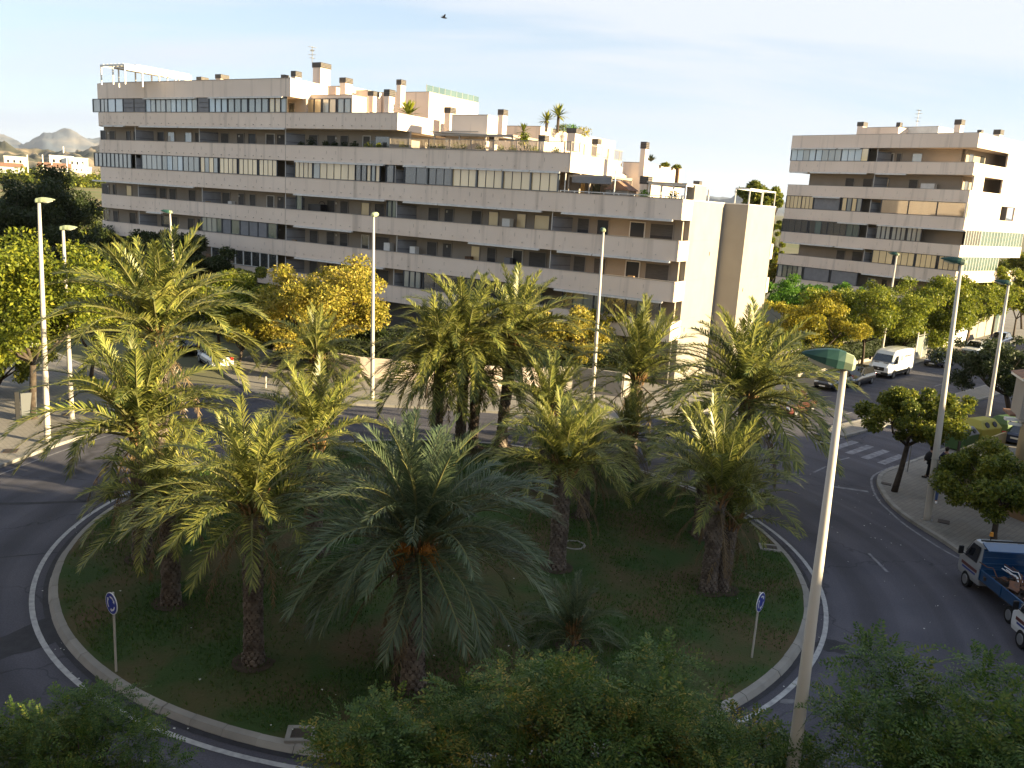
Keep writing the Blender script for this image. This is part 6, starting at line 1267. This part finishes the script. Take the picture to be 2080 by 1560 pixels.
# roof garden plants
def plant(B,px,py,yl,r,mt,label,n=260,size=.16,seed=0,z=None,name='potted_plant',h=1.,cat='plant'):
    x=B.lx(px,py,yl); d=ray(px,py); t=((B.wp(0,yl,0)-CAM)@B.Y)/(d@B.Y); z_=(CAM+d*t)[2]; P=B.wp(x,yl,z_); e=empty(name,P,0,label,cat,'plants on the roof terraces'); V=leaf_cloud([(0,0,0),(r*.4,0,-r*.3),(-r*.4,0,-r*.3),(0,r*.2,-r*.6)],[r*.7]*4,n,size,seed=seed,flat=h); m_=len(V); o=bpy.data.objects.new('foliage',npmesh('foliage',V.reshape(-1,3),np.arange(4*m_).reshape(-1,4),M[mt])); link(o,e); MB().tube([(0,0,-r*1.3),(0,0,-r*.8)],[r*.3,r*.35],8).obj('pot',M['brownwall'],e); return e
for i,(px,py,r,mt) in enumerate([(612,292,.35,'lf_dark'),(632,287,.55,'lf_dark'),(662,291,.4,'lf_dark'),(680,292,.35,'lf_dark'),(700,292,.45,'lf_dark'),(720,292,.4,'lf_dark'),(752,295,.6,'lf_yellow'),(770,294,.35,'lf_yellow'),(822,296,.4,'lf_green'),(878,296,.45,'lf_green'),(897,297,.45,'lf_green'),(925,297,.5,'lf_green'),(940,297,.35,'lf_yellow'),(976,298,.4,'lf_yellow'),(1018,302,.5,'lf_green'),(1042,302,.4,'lf_green'),(1070,300,.7,'lf_dark'),(1087,303,.4,'lf_yellow'),(1130,305,.4,'lf_yellow')]): plant(A,px,py,.5,r,mt,['leftmost dark potted plant','second dark leafy plant from the left','third dark plant from the left','fourth, small dark plant','fifth dark potted plant','dark plant left of the trailing shrub','yellow-green shrub trailing over the parapet','small yellow shrub beside the trailing one','green plant at the first railing post','green climber on the cream screen','second green climber on the cream screen','green bush under the awning','yellow-green plant under the awning','yellow plant left of the white pier','green bush right of the white pier','sparse green plant right of the white pier','dark cactus-like bush under the yucca','yellow plant right of the dark bush','pale plant near the right corner of the railing'][i]+' on the middle terrace',seed=i)
plant(A,1065,280,1.2,.45,'lf_yellow','tall spiky yellowish plant above the terrace railing',180,.3,31,h=1.6); plant(A,1310,394,1.,.55,'lf_bright','bright bush at the playhouse',300,.2,32); plant(A,1369,394,1.4,.5,'lf_dark','dark bush on the right end terrace',200,.2,33)
def spiky(px,py,zt,r,n,mt,label,trunk=0,name='agave',B=A,up=.5):
    P=G(px,py,zt); P=P if A.inv(P)[1]>2.9 else PY(A,px,py,3.2); e=empty(name,P,0,label,'plant'); b=MB(); rg=random.Random(px)
    for i in range(n):
        a=i*2.4; el=rg.uniform(up-.5,1.45); d=Vector((math.cos(a)*math.cos(el),math.sin(a)*math.cos(el),math.sin(el))); s=Vector((-math.sin(a),math.cos(a),0))*r*.06; o_=Vector((0,0,trunk)); b.add([o_-s,o_+s,o_+d*r*.6+s*1.2,o_+d*r*.6-s*1.2,o_+d*r-Vector((0,0,r*.08))],[(0,1,2,3),(3,2,4)])
    b.obj('leaves',M[mt],e)
    if trunk: MB().tube([(0,0,-.5),(0,0,trunk)],.13,7).obj('trunk',M['trunk'],e)
spiky(830,232,20.0,1.5,46,'lf_yellow','big yellow-green agave on the upper terrace'); spiky(1133,258,20.2,1.25,44,'lf_green','taller fan palm on the roof garden',1.0,'fan_palm',up=.1); spiky(1110,256,20.2,1.05,40,'lf_green','shorter fan palm left on the roof garden',.5,'fan_palm',up=.1); spiky(1062,282,17.6,.9,26,'lf_yellow','spiky yucca at the right of the terrace awning',.6,'yucca',up=0)
spiky(1322,328,17.4,.7,60,'lf_dark','grey spiky bush on the white right roof volume',0,'agave',up=.9)
for (px,py,zt,r,mt,lb) in ((1143,264,20.2,.7,'lf_yellow','yellowing shrub under the roof fan palms'),(1162,266,20.1,.75,'lf_bright','round clipped green shrub on the roof garden'),(1185,272,20.,.8,'lf_gold','open twiggy shrub right on the roof garden'),(1352,337,17.3,.4,'lf_green','low green plants on the right roof parapet'),(1375,341,17.3,.4,'lf_green','low plants at the right end of the roof parapet')):
    P=G(px,py,zt); P=P if A.inv(P)[1]>2.9 else PY(A,px,py,3.2); e=empty('roof_shrub',P,0,lb,'plant'); V=leaf_cloud([(0,0,.3*r),(.4*r,0,.2*r),(-.4*r,0,.2*r)],[r*.75]*3,420,.17,seed=px,flat=.8); m_=len(V); o=bpy.data.objects.new('foliage',npmesh('foliage',V.reshape(-1,3),np.arange(4*m_).reshape(-1,4),M[mt])); link(o,e)
# bird
d=ray(902,36); P=CAM+d*(60/d[1]); e=empty('bird',P,.4,'small dark bird gliding high in the sky above the long building','bird'); MB().loft([[(x,-w,0),(x,0,w),(x,w,0),(x,0,-w)] for x,w in ((-.22,.01),(-.1,.045),(.08,.05),(.18,.025),(.22,.008))]).obj('body',M['black'],e)
for s in (-1,1): MB().add([(.05,0,.02),(-.08,0,.02),(-.06,s*.22,.16),(.04,s*.24,.17),(-.1,s*.5,.12)],[(0,1,2,3),(3,2,4)]).obj('wing',M['black'],e)

# ------------------------------------------------------------------ air
hm=bpy.data.materials.new('haze'); hm.use_nodes=True; n_=hm.node_tree; n_.nodes.clear(); o_=n_.nodes.new('ShaderNodeOutputMaterial'); v_=n_.nodes.new('ShaderNodeVolumePrincipled'); v_.inputs['Density'].default_value=3.0e-5; v_.inputs['Color'].default_value=(.80,.88,1,1); v_.inputs['Anisotropy'].default_value=.2
n_.links.new(v_.outputs[0],o_.inputs['Volume']); hz_=MB().box((0,0,267),(31000,31000,664)).obj('haze',hm); meta(hz_,kind='stuff'); pass
